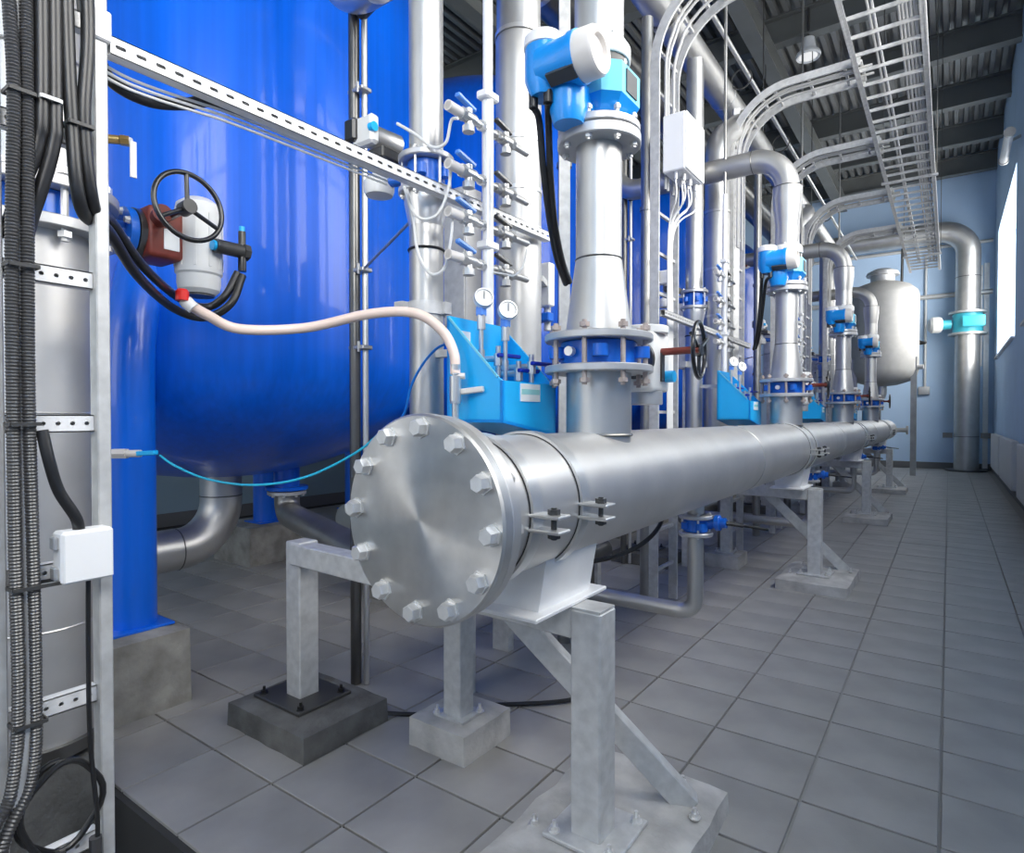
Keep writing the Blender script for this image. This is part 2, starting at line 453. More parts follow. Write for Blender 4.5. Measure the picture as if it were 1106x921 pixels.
# ------------------------------------------------------------------ header pipe along the walkway
HX, HZ, HR = -1.13, 1.21, 0.214
FYN = 1.16
hp = T('header_pipe', 'long stainless header pipe along the walkway with a blind flange on its near end', 'pipe', (HX, FYN, HZ))
b = MB(); b.lathe((HX, FYN + .05, HZ), (0, 1, 0), [(HR, 0), (HR, 15.55 - FYN), (HR * .82, 15.66 - FYN), (0, 15.72 - FYN)], 64)
P('pipe_body', b, 'steel_header', hp)
for wy in (3.95, 7.6, 11.2):
    w = MB(); w.torus((HX, wy, HZ), (0, 1, 0), HR, .004, 64, 6); P('weld_seam', w, 'steel', hp)
d = MB(); d.lathe((HX, FYN, HZ), (0, 1, 0), [(0, 0), (.274, 0), (.28, .006), (.28, .034), (.276, .038), (0, .038)], 72)
blind = P('blind_flange', d, 'steel_disc', hp, 'round brushed steel end plate with twelve hex bolts')
d = MB(); d.lathe((HX, FYN + .041, HZ), (0, 1, 0), [(.20, 0), (.272, 0), (.276, .004), (.276, .034), (.272, .038), (.235, .038), (HR, .075), (HR, .08), (.2, .08)], 72)
P('neck_flange', d, 'steel_header', hp)
for q in range(12):
    a = 2 * PI * (q - .1) / 12
    inst('bolt', 'hex24', hexhead(.0235, .030), 'bolt_steel', blind, (HX + .243 * math.cos(a), FYN, HZ + .243 * math.sin(a)), (0, -1, 0), random.uniform(0, 1))
    inst('nut', 'hex24n', hexhead(.021, .03), 'bolt_steel', hp, (HX + .243 * math.cos(a), FYN + .079, HZ + .243 * math.sin(a)), (0, 1, 0), random.uniform(0, 1))
# far end nozzle
b = MB(); b.cyl((HX + .1, 15.2, HZ), (HX + .42, 15.2, HZ), .045); b.disc((HX + .40, 15.2, HZ), (1, 0, 0), .09, .04); P('nozzle', b, 'steel', hp)

# ------------------------------------------------------------------ supports under the header
def band(mb, y, r, w=.050, t=.011):
    """upper and lower strap halves with folded ears on the walkway side, seen as one ring"""
    mb.lathe((HX, y - w / 2, HZ), (0, 1, 0), [(r, 0), (r + t, 0), (r + t, w), (r, w), (r, 0)], 64)
    for s_ in (-1, 1):
        mb.box((HX + r + .042, y, HZ - .015 + s_ * .020), (.105, w * 1.25, .010), bev=.003)
def make_support(y0, idx):
    w = ORD[idx]
    t = T('pipe_support', 'galvanised steel frame under the header pipe, %s of the row' % w, 'pipe support', (-1.75, y0, .1), 'frames under the header pipe')
    m = MB(); m.box((-.945, y0 + .02, .485), (.11, .11, .74), bev=.006); post = P('post', m, 'galvanised', t)
    m = MB(); m.box((-.945, y0 + .02, .857), (.104, .104, .008)); P('post_cap', m, 'galvanised', post)
    m = MB(); m.box((-2.56, y0 + .06, .50), (.11, .11, .76), bev=.006); P('post', m, 'galvanised', t)
    m = MB(); m.bar((-2.56, y0 + .04, .825), (-1.0, y0 + .02, .805), .10, .10, bev=.005); P('beam', m, 'galvanised', t)
    m = MB()   # angle-iron brace: two legs of an L
    a, c = V((-1.36, y0 + .10, .775)), V((-.745, y0 + .375, .09))
    dv = (c - a).normalized(); up = V((0, 0, 1)); side = dv.cross(up).normalized(); u2 = side.cross(dv).normalized()
    m.bar(a, c, .062, .085, up=u2, bev=.004)
    P('brace', m, 'galvanised', t)
    m = MB(); m.box((-.945, y0 + .04, .113), (.26, .26, .014), bev=.003); pl = P('base_plate', m, 'galvanised', t)
    for sx in (-1, 1):
        for sy in (-1, 1):
            inst('anchor_bolt', 'anch', anchor, 'bolt_steel', pl, (-.945 + sx * .10, y0 + .04 + sy * .10, .12))
    for ax_, ay_ in ((-.80, y0 + .46), (-.70, y0 + .30), (-1.10, y0 + .36), (-1.13, y0 - .05)):
        inst('anchor_bolt', 'anch', anchor, 'bolt_steel', pl, (ax_, ay_, .102))
    m = MB(); m.box((-2.56, y0 + .06, .128), (.36, .30, .016), bev=.003); pl = P('base_plate', m, 'dark_grey', t)
    for sx in (-1, 1):
        for sy in (-1, 1):
            inst('anchor_bolt', 'anchd', anchor, 'black_iron', pl, (-2.56 + sx * .145, y0 + .06 + sy * .115, .135))
    # saddle: bent white plate with a flat foot
    m = MB()
    ya, yb = y0 - .23, y0 + .20
    m.prism([(HX - .10, ya + .05, .875), (HX + .10, ya + .05, .875), (HX + .13, ya + .05, HZ - .165), (HX + .07, ya + .05, HZ - HR + .011), (HX, ya + .05, HZ - HR - .002), (HX - .07, ya + .05, HZ - HR + .011), (HX - .13, ya + .05, HZ - .165)], (0, .33, 0))
    m.box((HX + .0, (ya + yb) / 2, .868), (.27, yb - ya + .03, .014), bev=.003)
    P('saddle', m, 'white_strut', t, 'white bent plate carrying the pipe')
    for dy in (-.37, -.10):
        m = MB(); band(m, y0 + dy, HR + .0005); cb = P('clamp_band', m, 'steel_bright', t)
        m = MB(); m.lathe((HX, y0 + dy - .027, HZ), (0, 1, 0), [(HR + .0002, 0), (HR + .003, 0), (HR + .003, .054), (HR + .0002, .054)], 64); P('rubber_liner', m, 'rubber', cb)
        m = MB(); m.cyl((HX + HR + .06, y0 + dy, HZ - .058), (HX + HR + .06, y0 + dy, HZ + .028), .008, n=8)
        m.lathe((HX + HR + .06, y0 + dy, HZ + .010), (0, 0, 1), [(0, 0), (.017, 0), (.017, .014), (0, .014)], 6)
        m.lathe((HX + HR + .06, y0 + dy, HZ - .054), (0, 0, 1), [(0, 0), (.017, 0), (.017, .014), (0, .014)], 6)
        P('clamp_bolt', m, 'dark_grey', cb)
    # concrete pads: things of their own
    m = MB()
    rough_block(m, (-1.21, -.66), (y0 - .26, y0 + .55), 0, .105, .02, 11 + idx)
    S1('concrete_pad', m, 'concrete_light', 'pale rough concrete pad on the walkway under the %s header frame' % w, 'concrete pad', (-.93, y0 + .1, 0), 'pads under right posts')
    m = MB(); rough_block(m, (-2.80, -2.22), (y0 - .18, y0 + .29), 0, .12, .008, 31 + idx)
    S1('concrete_pad', m, 'concrete_dark', 'dark concrete pad under the left post of the %s header frame' % w, 'concrete pad', (-2.5, y0 + .05, 0), 'pads under left posts')
    m = MB(); rough_block(m, (-1.97, -1.65), (y0 + .20, y0 + .53), 0, .135, .006, 51 + idx)
    S1('concrete_pad', m, 'concrete_light', 'small pale concrete block under the short post behind the %s header frame' % w, 'concrete pad', (-1.8, y0 + .36, 0), 'pads under short posts')
    t2 = T('stand_post', 'short galvanised post on a small concrete block behind the %s header frame' % w, 'post', (-1.8, y0 + .34, .135), 'short posts on blocks')
    m = MB(); m.box((-1.8, y0 + .34, .60), (.10, .095, .93), bev=.004); P('post', m, 'galvanised', t2)
    m = MB(); m.box((-1.8, y0 + .34, 1.07), (.16, .16, .012)); P('top_plate', m, 'galvanised', t2)
    m = MB(); m.box((-1.8, y0 + .34, .14), (.17, .15, .010)); bp = P('base_plate', m, 'galvanised', t2)
    inst('anchor_bolt', 'anch', anchor, 'bolt_steel', bp, (-1.875, y0 + .28, .143))
    inst('anchor_bolt', 'anch', anchor, 'bolt_steel', bp, (-1.725, y0 + .40, .143))
def rough_block(mb, xr, yr, z0, z1, amp, seed):
    rnd = random.Random(seed); nx, ny = 7, 7
    i0 = len(mb.v); top = {}
    for i in range(nx + 1):
        for j in range(ny + 1):
            e = i in (0, nx) or j in (0, ny)
            x = xr[0] + (xr[1] - xr[0]) * i / nx; y = yr[0] + (yr[1] - yr[0]) * j / ny
            jx = rnd.uniform(-amp, amp) * .4 if e else 0; jy = rnd.uniform(-amp, amp) * .4 if e else 0
            z = z1 + rnd.uniform(-amp, amp) * .12 - (amp * .9 + rnd.uniform(0, amp * .3) if e else 0)
            top[i, j] = len(mb.v); mb.v.append((x + jx, y + jy, z))
    for i in range(nx):
        for j in range(ny): mb.f.append((top[i, j], top[i + 1, j], top[i + 1, j + 1], top[i, j + 1]))
    loop = [(i, 0) for i in range(nx)] + [(nx, j) for j in range(ny)] + [(i, ny) for i in range(nx, 0, -1)] + [(0, j) for j in range(ny, 0, -1)]
    bot = []
    for q in loop:
        v = mb.v[top[q]]; bot.append(len(mb.v)); cx_ = sum(xr) / 2; cy_ = sum(yr) / 2
        mb.v.append((v[0] + (v[0] - cx_) * .015 + rnd.uniform(-amp, amp) * .2, v[1] + (v[1] - cy_) * .015 + rnd.uniform(-amp, amp) * .2, z0))
    n = len(loop)
    for q in range(n): mb.f.append((top[loop[q]], bot[q], bot[(q + 1) % n], top[loop[(q + 1) % n]]))
    mb.f.append(tuple(reversed(bot)))
for q in range(4): make_support(1.76 + SUP * q, q)
# ------------------------------------------------------------------ one filter unit (repeated down the hall)
RY = 2.168
unit = []      # (thing, label template)
def U(t, lab): unit.append((t, lab)); t['label'] = lab % ORD[0]; return t
def ring_bolts(parent, c, R, n, key, mk, matn, axis=(0, 0, 1), ph=0.0):
    a, u, v = frame(axis)
    for q in range(n):
        an = 2 * PI * q / n + ph
        inst('bolt', key, mk, matn, parent, V(c) + u * (R * math.cos(an)) + v * (R * math.sin(an)), axis, an)

# blue filter tank on four legs
TXc, TYc, TR = -4.65, 2.57, 1.55
t = T('filter_tank', '', 'tank', (TXc, TYc, 0), 'blue filter tanks'); U(t, 'large glossy blue filter tank with dished bottom on legs, %s of the row')
pr = []
for q in range(0, 15):
    a = PI / 2 * q / 14; pr.append((TR * math.sin(a), 1.84 - .82 * math.cos(a)))
pr += [(TR, 1.9), (TR, 4.55)]
for q in range(1, 11):
    a = PI / 2 * q / 10; pr.append((TR * math.cos(a) if q < 10 else 0, 4.55 + .75 * math.sin(a)))
b = MB(); b.lathe((TXc, TYc, 0), (0, 0, 1), pr, 96); P('shell', b, 'tank_blue', t)
LEGS = [(-3.47, 1.43), (-5.83, 3.70), (-3.52, 3.70), (-5.78, 1.43)]
for lx, ly in LEGS:
    cd = (V((TXc, TYc, 0)) - V((lx, ly, 0))).normalized(); b = MB(); b.tube(smooth([V((lx, ly, .40)), V((lx, ly, 1.2)), V((lx, ly, 1.75)), V((lx, ly, 2.05)) + cd * .07, V((lx, ly, 2.6)) + cd * .30], 8), .118, 32); lg = P('leg', b, 'leg_blue', t)
    b = MB(); b.box((lx, ly, .396), (.30, .30, .014), bev=.003); P('base_plate', b, 'leg_blue', lg)
# lower nozzle on the tank bottom
b = MB(); b.cyl((-4.36, 2.96, .90), (-4.36, 2.96, 1.25), .10); nz = P('nozzle', b, 'leg_blue', t)
b = MB(); b.disc((-4.36, 2.96, .895), (0, 0, 1), .165, .03); P('nozzle_flange', b, 'leg_blue', nz)
for q, (lx, ly) in enumerate(LEGS[:3]):
    b = MB(); rough_block(b, (lx - .40, lx + .26), (ly - .42, ly + .17) if q == 0 else (ly - .33, ly + .33), 0, .39, .008, 80 + q)
    o = S1('concrete_plinth', b, 'concrete', '', 'plinth', (lx, ly, 0), 'plinths under tank legs')
    U(o, ['square grey concrete plinth under the near-side leg of the %s blue tank',
          'concrete plinth under the wall-side leg of the %s blue tank',
          'concrete plinth under the far walkway-side leg of the %s blue tank'][q])
# drain elbow from the middle of the tank bottom
t = T('drain_pipe', '', 'pipe', (TXc, TYc, .5), 'drain pipes under tanks'); U(t, 'thick stainless drain elbow below the %s blue tank')
b = MB(); b.tube(fillet([(TXc, TYc, 1.06), (TXc, TYc, .50), (TXc, TYc - 2.2, .50)], .34, 14), .152, 32); P('elbow', b, 'steel', t)
b = MB(); b.torus((TXc, TYc - .35, .50), (0, 1, 0), .152, .005, 32, 6); P('weld_seam', b, 'steel_dark', t); b = MB(); b.torus((TXc, TYc, .87), (0, 0, 1), .152, .005, 32, 6); P('weld_seam', b, 'steel_dark', t)
t = T('outlet_pipe', '', 'pipe', (-4.36, 2.96, .7), 'outlet pipes under tanks'); U(t, 'dark grey outlet pipe slanting from the bottom flange of the %s blue tank')
b = MB(); b.tube(fillet([(-4.36, 2.96, .86), (-4.36, 2.96, .70), (-2.75, 2.42, .66)], .12, 8), .098, 24); P('pipe', b, 'steel_mid', t)
b = MB(); b.disc((-4.36, 2.96, .858), (0, 0, 1), .15, .03); fl_ = P('flange', b, 'flange_steel', t)
ring_bolts(fl_, (-4.36, 2.96, .856), .125, 8, 'hex16', hexhead(.012, .014), 'bolt_steel', (0, 0, -1))

# riser: stub, flanges, reducer, pipe
t = T('riser_pipe', '', 'pipe', (HX, RY, 1.40), 'risers on the header'); U(t, 'flanged stainless riser with cone reducer on the header, %s of the row')
b = MB(); b.lathe((HX, RY, 1.26), (0, 0, 1), [(.127, 0), (.127, .40)], 48); P('stub', b, 'steel', t)
b = MB(); b.torus((HX, RY, 1.412), (0, 0, 1), .130, .006, 48, 6); P('weld_seam', b, 'steel_dark', t)
b = MB(); b.ringdisc((HX, RY, 1.652), (0, 0, 1), .212, .13, .028, 56); f1 = P('flange', b, 'flange_steel', t)
b = MB(); b.ringdisc((HX, RY, 1.775), (0, 0, 1), .212, .12, .028, 56); f2 = P('flange', b, 'flange_steel', t)
ring_bolts(f1, (HX, RY, 1.655), .185, 8, 'stud_big', stud(.010, .055, .185, .020, .016), 'bolt_rusty', ph=.2)
b = MB(); b.lathe((HX, RY, 1.80), (0, 0, 1), [(.132, 0), (.130, .02), (.125, .05), (.092, .29), (.090, .30), (.090, .75)], 48); P('reducer', b, 'steel', t)
b = MB(); b.torus((HX, RY, 2.098), (0, 0, 1), .090, .004, 48, 6); P('weld_seam', b, 'steel_dark', t)
b = MB(); b.ringdisc((HX, RY, 2.535), (0, 0, 1), .163, .085, .040, 56); f3 = P('flange', b, 'flange_steel', t)
ring_bolts(f3, (HX, RY, 2.538), .138, 8, 'stud_mid', stud(.008, .022, .11, .014, .012), 'bolt_steel', ph=.2)

# butterfly valve between the riser flanges with actuator and handwheel
t = T('butterfly_valve', '', 'valve', (HX, RY, 1.68), 'valves on risers'); U(t, 'blue butterfly valve with white actuator and black handwheel on the %s riser')
b = MB(); b.ringdisc((HX, RY, 1.682), (0, 0, 1), .150, .11, .091, 48); P('body', b, 'valve_blue', t)
for a in (-2.30, -1.05, .2, 2.0, 3.2):
    c = V((HX + .172 * math.cos(a), RY + .172 * math.sin(a), 1.728))
    b = MB(); b.cyl(c - V((0, 0, .022)), c + V((0, 0, .022)), .030, n=16); b.bar(V((HX + .12 * math.cos(a), RY + .12 * math.sin(a), 1.728)), c, .045, .036); P('lug', b, 'valve_blue', t)
b = MB(); b.cyl((HX - .03, RY - .16, 1.728), (HX - .03, RY - .185, 1.728), .018, n=16); P('plug', b, 'bolt_steel', t)
b = MB(); b.cyl((HX + .01, RY + .14, 1.728), (HX + .03, RY + .30, 1.728), .045); P('neck', b, 'valve_blue', t)
b = MB(); b.cyl((HX + .03, RY + .27, 1.728), (HX + .03, RY + .295, 1.728), .085); P('mount_flange', b, 'steel_dark', t)
ac = V((HX + .03, RY + .39, 1.72))
b = MB(); b.box(ac, (.15, .19, .26), bev=.02); g = P('actuator', b, 'cast_white', t)
b = MB(); b.disc(ac + V((0, 0, .125)), (0, 0, 1), .10, .035); P('actuator_cap', b, 'cast_white', g)
b = MB(); b.disc(ac - V((0, 0, .185)), (0, 0, 1), .075, .06); P('motor_end', b, 'flange_steel', g)
b = MB(); b.box(ac + V((.078, .0, -.02)), (.012, .03, .13)); P('scale_slot', b, 'dark_grey', g)
b = MB(); b.cyl(ac + V((.07, .05, -.06)), ac + V((.115, .05, -.06)), .026); P('button', b, 'trough_blue', g)
b = MB(); b.cyl(ac + V((.07, 0, .045)), ac + V((.24, 0, .045)), .016); P('wheel_shaft', b, 'red_brown', t)
wc = ac + V((.235, .015, .045))
b = MB(); b.torus(wc, (1, .12, 0), .118, .009, 40, 10); wh = P('handwheel', b, 'black_iron', t)
for q in range(3):
    a = 2 * PI * q / 3 + .5
    b = MB(); b.cyl(wc, wc + V((0, .118 * math.cos(a), .118 * math.sin(a))), .008, n=10); P('spoke', b, 'black_iron', wh)
b = MB(); b.cyl(wc - V((.03, 0, 0)), wc + V((.012, 0, 0)), .026); P('hub', b, 'black_iron', wh)
# electromagnetic flow meter above the riser
t = T('flow_meter', '', 'flow meter', (HX, RY, 2.64), 'flow meters on risers'); U(t, 'bright blue flow meter with white-capped head on top of the %s riser')
b = MB(); b.ringdisc((HX, RY, 2.581), (0, 0, 1), .160, .09, .030, 56); P('lower_flange', b, 'flange_steel', t)
b = MB(); b.cyl((HX, RY, 2.61), (HX, RY, 2.90), .104, n=40); P('tube', b, 'meter_blue', t)
hb = []
for x, y in ((-.17, -.10), (-.10, -.17), (.10, -.17), (.17, -.10), (.17, .10), (.10, .17), (-.10, .17), (-.17, .10)):
    hb.append((HX + x * .80, RY + y * .80))
b = MB(); b.prism([(x, y, 2.685) for x, y in hb], (0, 0, .115)); hs = P('coil_housing', b, 'meter_pale', t)
b = MB()
for k_ in range(8):
    b.v.append((HX + (hb[k_][0] - HX) * .68, RY + (hb[k_][1] - RY) * .68, 2.625))
for k_ in range(8): b.v.append((hb[k_][0], hb[k_][1], 2.684))
for k_ in range(8): b.f.append((k_, (k_ + 1) % 8, 8 + (k_ + 1) % 8, 8 + k_))
b.f.append(tuple(reversed(range(8)))); b.f.append(tuple(range(8, 16)))
P('housing_base', b, 'meter_blue', hs)
b = MB(); b.box((HX + .137, RY + .0, 2.742), (.008, .09, .085)); P('name_plate', b, 'dark_grey', hs)
b = MB(); b.lathe((HX, RY, 2.80), (0, 0, 1), [(.112, 0), (.112, .055)], 40); P('dark_band', b, 'dark_grey', t)
b = MB(); b.lathe((HX, RY, 2.855), (0, 0, 1), [(.09, 0), (.118, 0), (.122, .005), (.122, .05), (.110, .07), (.085, .075)], 48); uf = P('upper_flange', b, 'cast_white', t)
ring_bolts(uf, (HX, RY, 2.925), .100, 6, 'hex16', hexhead(.012, .014), 'bolt_steel')
ring_bolts(t, (HX, RY, 2.828), .108, 8, 'stud_m', stud(.007, .02, .02, .010, .010), 'bolt_steel')
ty, tz = RY - .235, 2.765
b = MB(); b.cyl((HX - .10, ty, tz), (HX + .05, ty, tz), .084, n=40); b.cyl((HX + .03, ty, tz), (HX + .055, ty, tz), .091, n=40); th_ = P('transmitter_housing', b, 'meter_blue', t)
b = MB(); b.lathe((HX + .055, ty, tz), (1, 0, 0), [(.076, -.004), (.087, 0), (.085, .062), (.077, .074), (.056, .074), (.052, .058), (0, .058)], 40); P('display_cap', b, 'warm_white', th_)
b = MB(); b.lathe((HX - .105, ty, tz), (0, 0, 1), [(0, -.10), (.05, -.10), (.072, -.04), (.072, .075), (0, .075)], 32); P('terminal_chamber', b, 'meter_blue', th_)
b = MB(); b.lathe((HX - .105, ty, tz + .075), (0, 0, 1), [(.07, 0), (.076, .003), (.074, .04), (.064, .05), (0, .05)], 32); P('terminal_cap', b, 'plastic_white', th_)
b = MB(); b.box((HX + .0, ty - .05, tz - .072), (.11, .05, .012), Matrix.Rotation(-.5, 3, 'X')); P('cover_plate', b, 'dark_grey', th_)
b = MB(); b.lathe((HX - .03, ty + .05, tz - .20), (0, 0, 1), [(0, 0), (.055, 0), (.07, .05), (.07, .13), (0, .13)], 28); b.bar((HX - .03, ty + .04, tz - .12), (HX - .0, RY, tz - .06), .10, .08); P('bracket', b, 'meter_blue', t)
for dx in (-.14, -.075):
    b = MB(); b.cyl((HX + dx, ty - .02, tz - .135), (HX + dx, ty - .02, tz - .08), .018, n=12); P('cable_gland', b, 'rubber', t)
# upper riser with the long elbow back over the tanks
t = T('elbow_pipe', '', 'pipe', (HX, RY, 2.98), 'gooseneck pipes over risers'); U(t, 'stainless gooseneck pipe bending back above the %s riser')
b = MB(); b.tube(fillet([(HX, RY, 2.93), (HX, RY, 3.70), (-2.75, RY, 3.70), (-2.75, RY, 4.95)], .28, 14), .096, 36)
b.lathe((HX, RY, 3.0), (0, 0, 1), [(.096, .12), (.118, .30), (.118, .42)], 36)
P('pipe', b, 'steel', t)
b = MB(); b.torus((HX, RY, 3.42), (0, 0, 1), .118, .004, 36, 6); P('weld_seam', b, 'steel_dark', t); b = MB(); b.torus((HX - .28, RY, 3.70), (1, 0, 0), .096, .004, 36, 6); P('weld_seam', b, 'steel_dark', t)

# vertical pipe A with its own valve
AX, AY = -1.85, 1.949
t = T('vertical_pipe', '', 'pipe', (AX, AY, 0), 'upright valve pipes'); U(t, 'tall stainless pipe with a blue valve collar beside the %s blue tank')
b = MB(); b.tube(fillet([(AX, AY, 2.435), (AX, AY, .86), (AX - .05, AY + .55, .86)], .16, 10), .074, 36); P('lower_pipe', b, 'steel', t)
b = MB(); b.cyl((AX, AY, 2.60), (AX, AY, 4.62), .074, n=36); P('upper_pipe', b, 'steel', t)
b = MB(); b.lathe((AX, AY, 2.30), (0, 0, 1), [(.074, 0), (.095, .10), (.095, .14)], 36); P('cone', b, 'steel_bright', t)
b = MB(); b.disc((AX, AY, 2.435), (0, 0, 1), .120, .026, 40); f1 = P('flange', b, 'flange_steel', t)
b = MB(); b.disc((AX, AY, 2.575), (0, 0, 1), .120, .026, 40); P('flange', b, 'flange_steel', t)
ring_bolts(f1, (AX, AY, 2.437), .102, 6, 'stud_a', stud(.006, .02, .18, .012, .010), 'bolt_steel', ph=.3)
b = MB(); b.torus((AX, AY, 2.20), (0, 0, 1), .076, .006, 32, 6); P('cable_tie', b, 'rubber', t)
b = MB(); b.lathe((AX, AY, 1.92), (0, 0, 1), [(.074, 0), (.083, 0), (.083, .055), (.074, .055)], 36); b.box((AX - .06, AY - .085, 1.948), (.05, .05, .05)); b.box((AX + .08, AY + .03, 1.948), (.04, .04, .05)); P('pipe_clamp', b, 'galvanised', t)
t = T('wafer_valve', '', 'valve', (AX, AY, 2.46), 'valves on upright pipes'); U(t, 'blue wafer valve with grey actuator on the pipe by the %s blue tank')
b = MB(); b.disc((AX, AY, 2.463), (0, 0, 1), .082, .110, 32); P('body', b, 'valve_blue', t)
for a in (-2.0, -1.0, .1):
    c = V((AX + .10 * math.cos(a), AY + .10 * math.sin(a), 2.517)); b = MB(); b.cyl(c - V((0, 0, .02)), c + V((0, 0, .02)), .02, n=12); P('lug', b, 'valve_blue', t)
av = V((-2.078, 1.895, 2.702))
b = MB(); b.cyl((AX, AY, 2.517), (av.x, av.y, 2.53), .026, n=16); P('neck', b, 'valve_blue', t)
b = MB(); b.cyl(av + V((-.02, -.10, .02)), av + V((.0, .10, .02)), .052, n=28); ab = P('actuator', b, 'steel', t)
b = MB(); b.box(av + V((0, -.085, .02)), (.13, .05, .125), bev=.012); P('end_cap', b, 'cast_white', ab)
b = MB(); b.box(av + V((.04, .03, -.075)), (.10, .20, .05), bev=.006); P('solenoid_block', b, 'dark_grey', ab)
b = MB(); b.cyl(av + V((.05, -.10, .02)), av + V((.075, -.10, .02)), .02, n=16); P('button', b, 'trough_blue', ab)
b = MB(); b.box(av + V((-.06, -.10, .03)), (.07, .06, .10), bev=.01); P('limit_switch', b, 'black_iron', ab)
b = MB(); b.lathe(av + V((-.01, .0, -.24)), (0, 0, 1), [(0, 0), (.06, .01), (.068, .03), (.068, .07), (.05, .09), (0, .09)], 28); b.cyl(av + V((-.01, 0, -.2)), av + V((-.01, 0, 0)), .03, n=16); P('lower_housing', b, 'cast_white', ab)
# thicker vertical pipe B
BX, BYp = -1.88, 2.689
t = T('thick_pipe', '', 'pipe', (BX, BYp, 0), 'thick upright pipes'); U(t, 'thick upright stainless pipe with strap bands behind the %s sampling rail')
b = MB(); b.tube(fillet([(BX, BYp, 3.47), (BX, BYp, .92), (BX - .1, BYp + .6, .92)], .24, 10), .122, 40); P('pipe', b, 'steel', t)
b = MB(); b.tube(fillet([(BX, BYp, 3.47), (BX, BYp, 4.2), (BX + .12, BYp + .5, 4.55)], .3, 8), .117, 36); P('top_bend', b, 'steel', t)
for z in (3.48, 2.92, 2.66, 2.46):
    b = MB(); b.lathe((BX, BYp, z), (0, 0, 1), [(.122, 0), (.126, 0), (.126, .022), (.122, .022)], 40); P('strap_band', b, 'steel_bright', t)
# slender pole by the tank
t = T('slender_pole', '', 'pole', (-2.641, 2.247, 0), 'slender upright tubes'); U(t, 'slender dark steel tube standing in front of the %s blue tank')
b = MB(); b.cyl((-2.66, 2.235, .01), (-2.66, 2.235, 4.62), .030, n=16); P('tube', b, 'steel_dark', t)
b = MB(); b.cyl((-2.605, 2.262, .01), (-2.605, 2.262, 4.62), .0165, n=14); P('highlight_tube', b, 'steel_bright', t)  # the pole's highlight, put in as a thin bright tube
for z in (2.28, 1.86, 3.25, .62):
    b = MB(); b.box((-2.625, 2.245, z), (.12, .07, .022), bev=.004); b.cyl((-2.60, 2.21, z - .025), (-2.60, 2.21, z + .03), .008, n=8); P('tube_clamp', b, 'steel', t)
b = MB(); b.cyl((-2.60, 2.24, 2.28), (AX - .07, AY, 2.36), .007, n=8); P('tie_rod', b, 'steel', t)
# round white instrument head on the pole, high up
t = T('level_switch', '', 'instrument', (-2.45, 2.2, 3.55), 'round heads on the slender tubes'); U(t, 'round white instrument head high on the slender tube by the %s blue tank')
c = V((-2.380, 2.171, 3.662))
b = MB(); b.disc(c, (.55, -.83, 0), .085, .06, 36, .012); P('face', b, 'cast_white', t)
b = MB(); b.cyl(c + V((.033, -.05, -.052)), c + V((.045, -.068, -.052)), .014, n=14); P('red_plug', b, 'red_brown', t)
b = MB(); b.cyl(c + V((-.02, .03, 0)), V((-2.61, 2.25, c.z)), .03, n=14); P('arm', b, 'dark_grey', t)

# sampling trough (sink) with splash back
x0, x1, ya, yb = -1.60, -1.33, 1.80, 2.17
t = T('sample_trough', '', 'sink', (-1.46, 1.98, 1.44), 'blue sampling sinks'); U(t, 'bright blue sloping sampling sink behind the header, %s of the row')
th1 = .012
b = MB(); b.prism([(x0, ya, 1.46), (x0, yb, 1.40), (x0, yb, 1.875), (x0, ya, 1.875)], (th1, 0, 0)); P('back_panel', b, 'trough_blue', t)
b = MB(); b.prism([(x0, ya, 1.46), (x1, ya, 1.46), (x1, ya, 1.615), (x1 - .02, ya, 1.625), (x0, ya, 1.875)], (0, th1, 0)); P('side_cheek', b, 'trough_blue', t)
b = MB(); b.prism([(x0, yb, 1.40), (x1, yb, 1.40), (x1, yb, 1.615), (x1 - .02, yb, 1.625), (x0, yb, 1.875)], (0, -th1, 0)); P('side_cheek', b, 'trough_blue', t)
b = MB(); b.prism([(x1, ya, 1.46), (x1, yb, 1.40), (x1, yb, 1.615), (x1, ya, 1.615)], (-th1, 0, 0)); fp = P('front_panel', b, 'trough_blue', t)
b = MB(); b.prism([(x0, ya, 1.46), (x1, ya, 1.46), (x1, yb, 1.40), (x0, yb, 1.40)], (0, 0, .012)); P('bottom', b, 'trough_blue', t)
b = MB(); b.box((x1 + .002, ya + .18, 1.575), (.004, .135, .068)); lp = P('label_plate', b, 'label_white', fp)
b = MB(); b.box((x1 + .0045, ya + .18, 1.578), (.001, .125, .020)); o = link('label_stripe', b.mesh('label_stripe', 'label_teal', ORIG[fp.name]), fp)
b = MB(); b.box((x0 + .014, ya + .09, 1.80), (.004, .07, .05)); P('notice', b, 'label_white', t)
b = MB(); b.bar((x0 + .01, ya - .002, 1.87), (x1 - .02, ya - .002, 1.628), .006, .008); P('cheek_rim', b, 'meter_pale', t)
b = MB(); b.cyl((x0 + .12, yb - .06, 1.05), (x0 + .12, yb - .06, 1.42), .03, n=16); P('drain_spout', b, 'steel', t)
b = MB(); b.box(((x0 + AX) / 2, AY, 1.75), (abs(AX - x0), .04, .03)); P('bracket', b, 'galvanised', t)
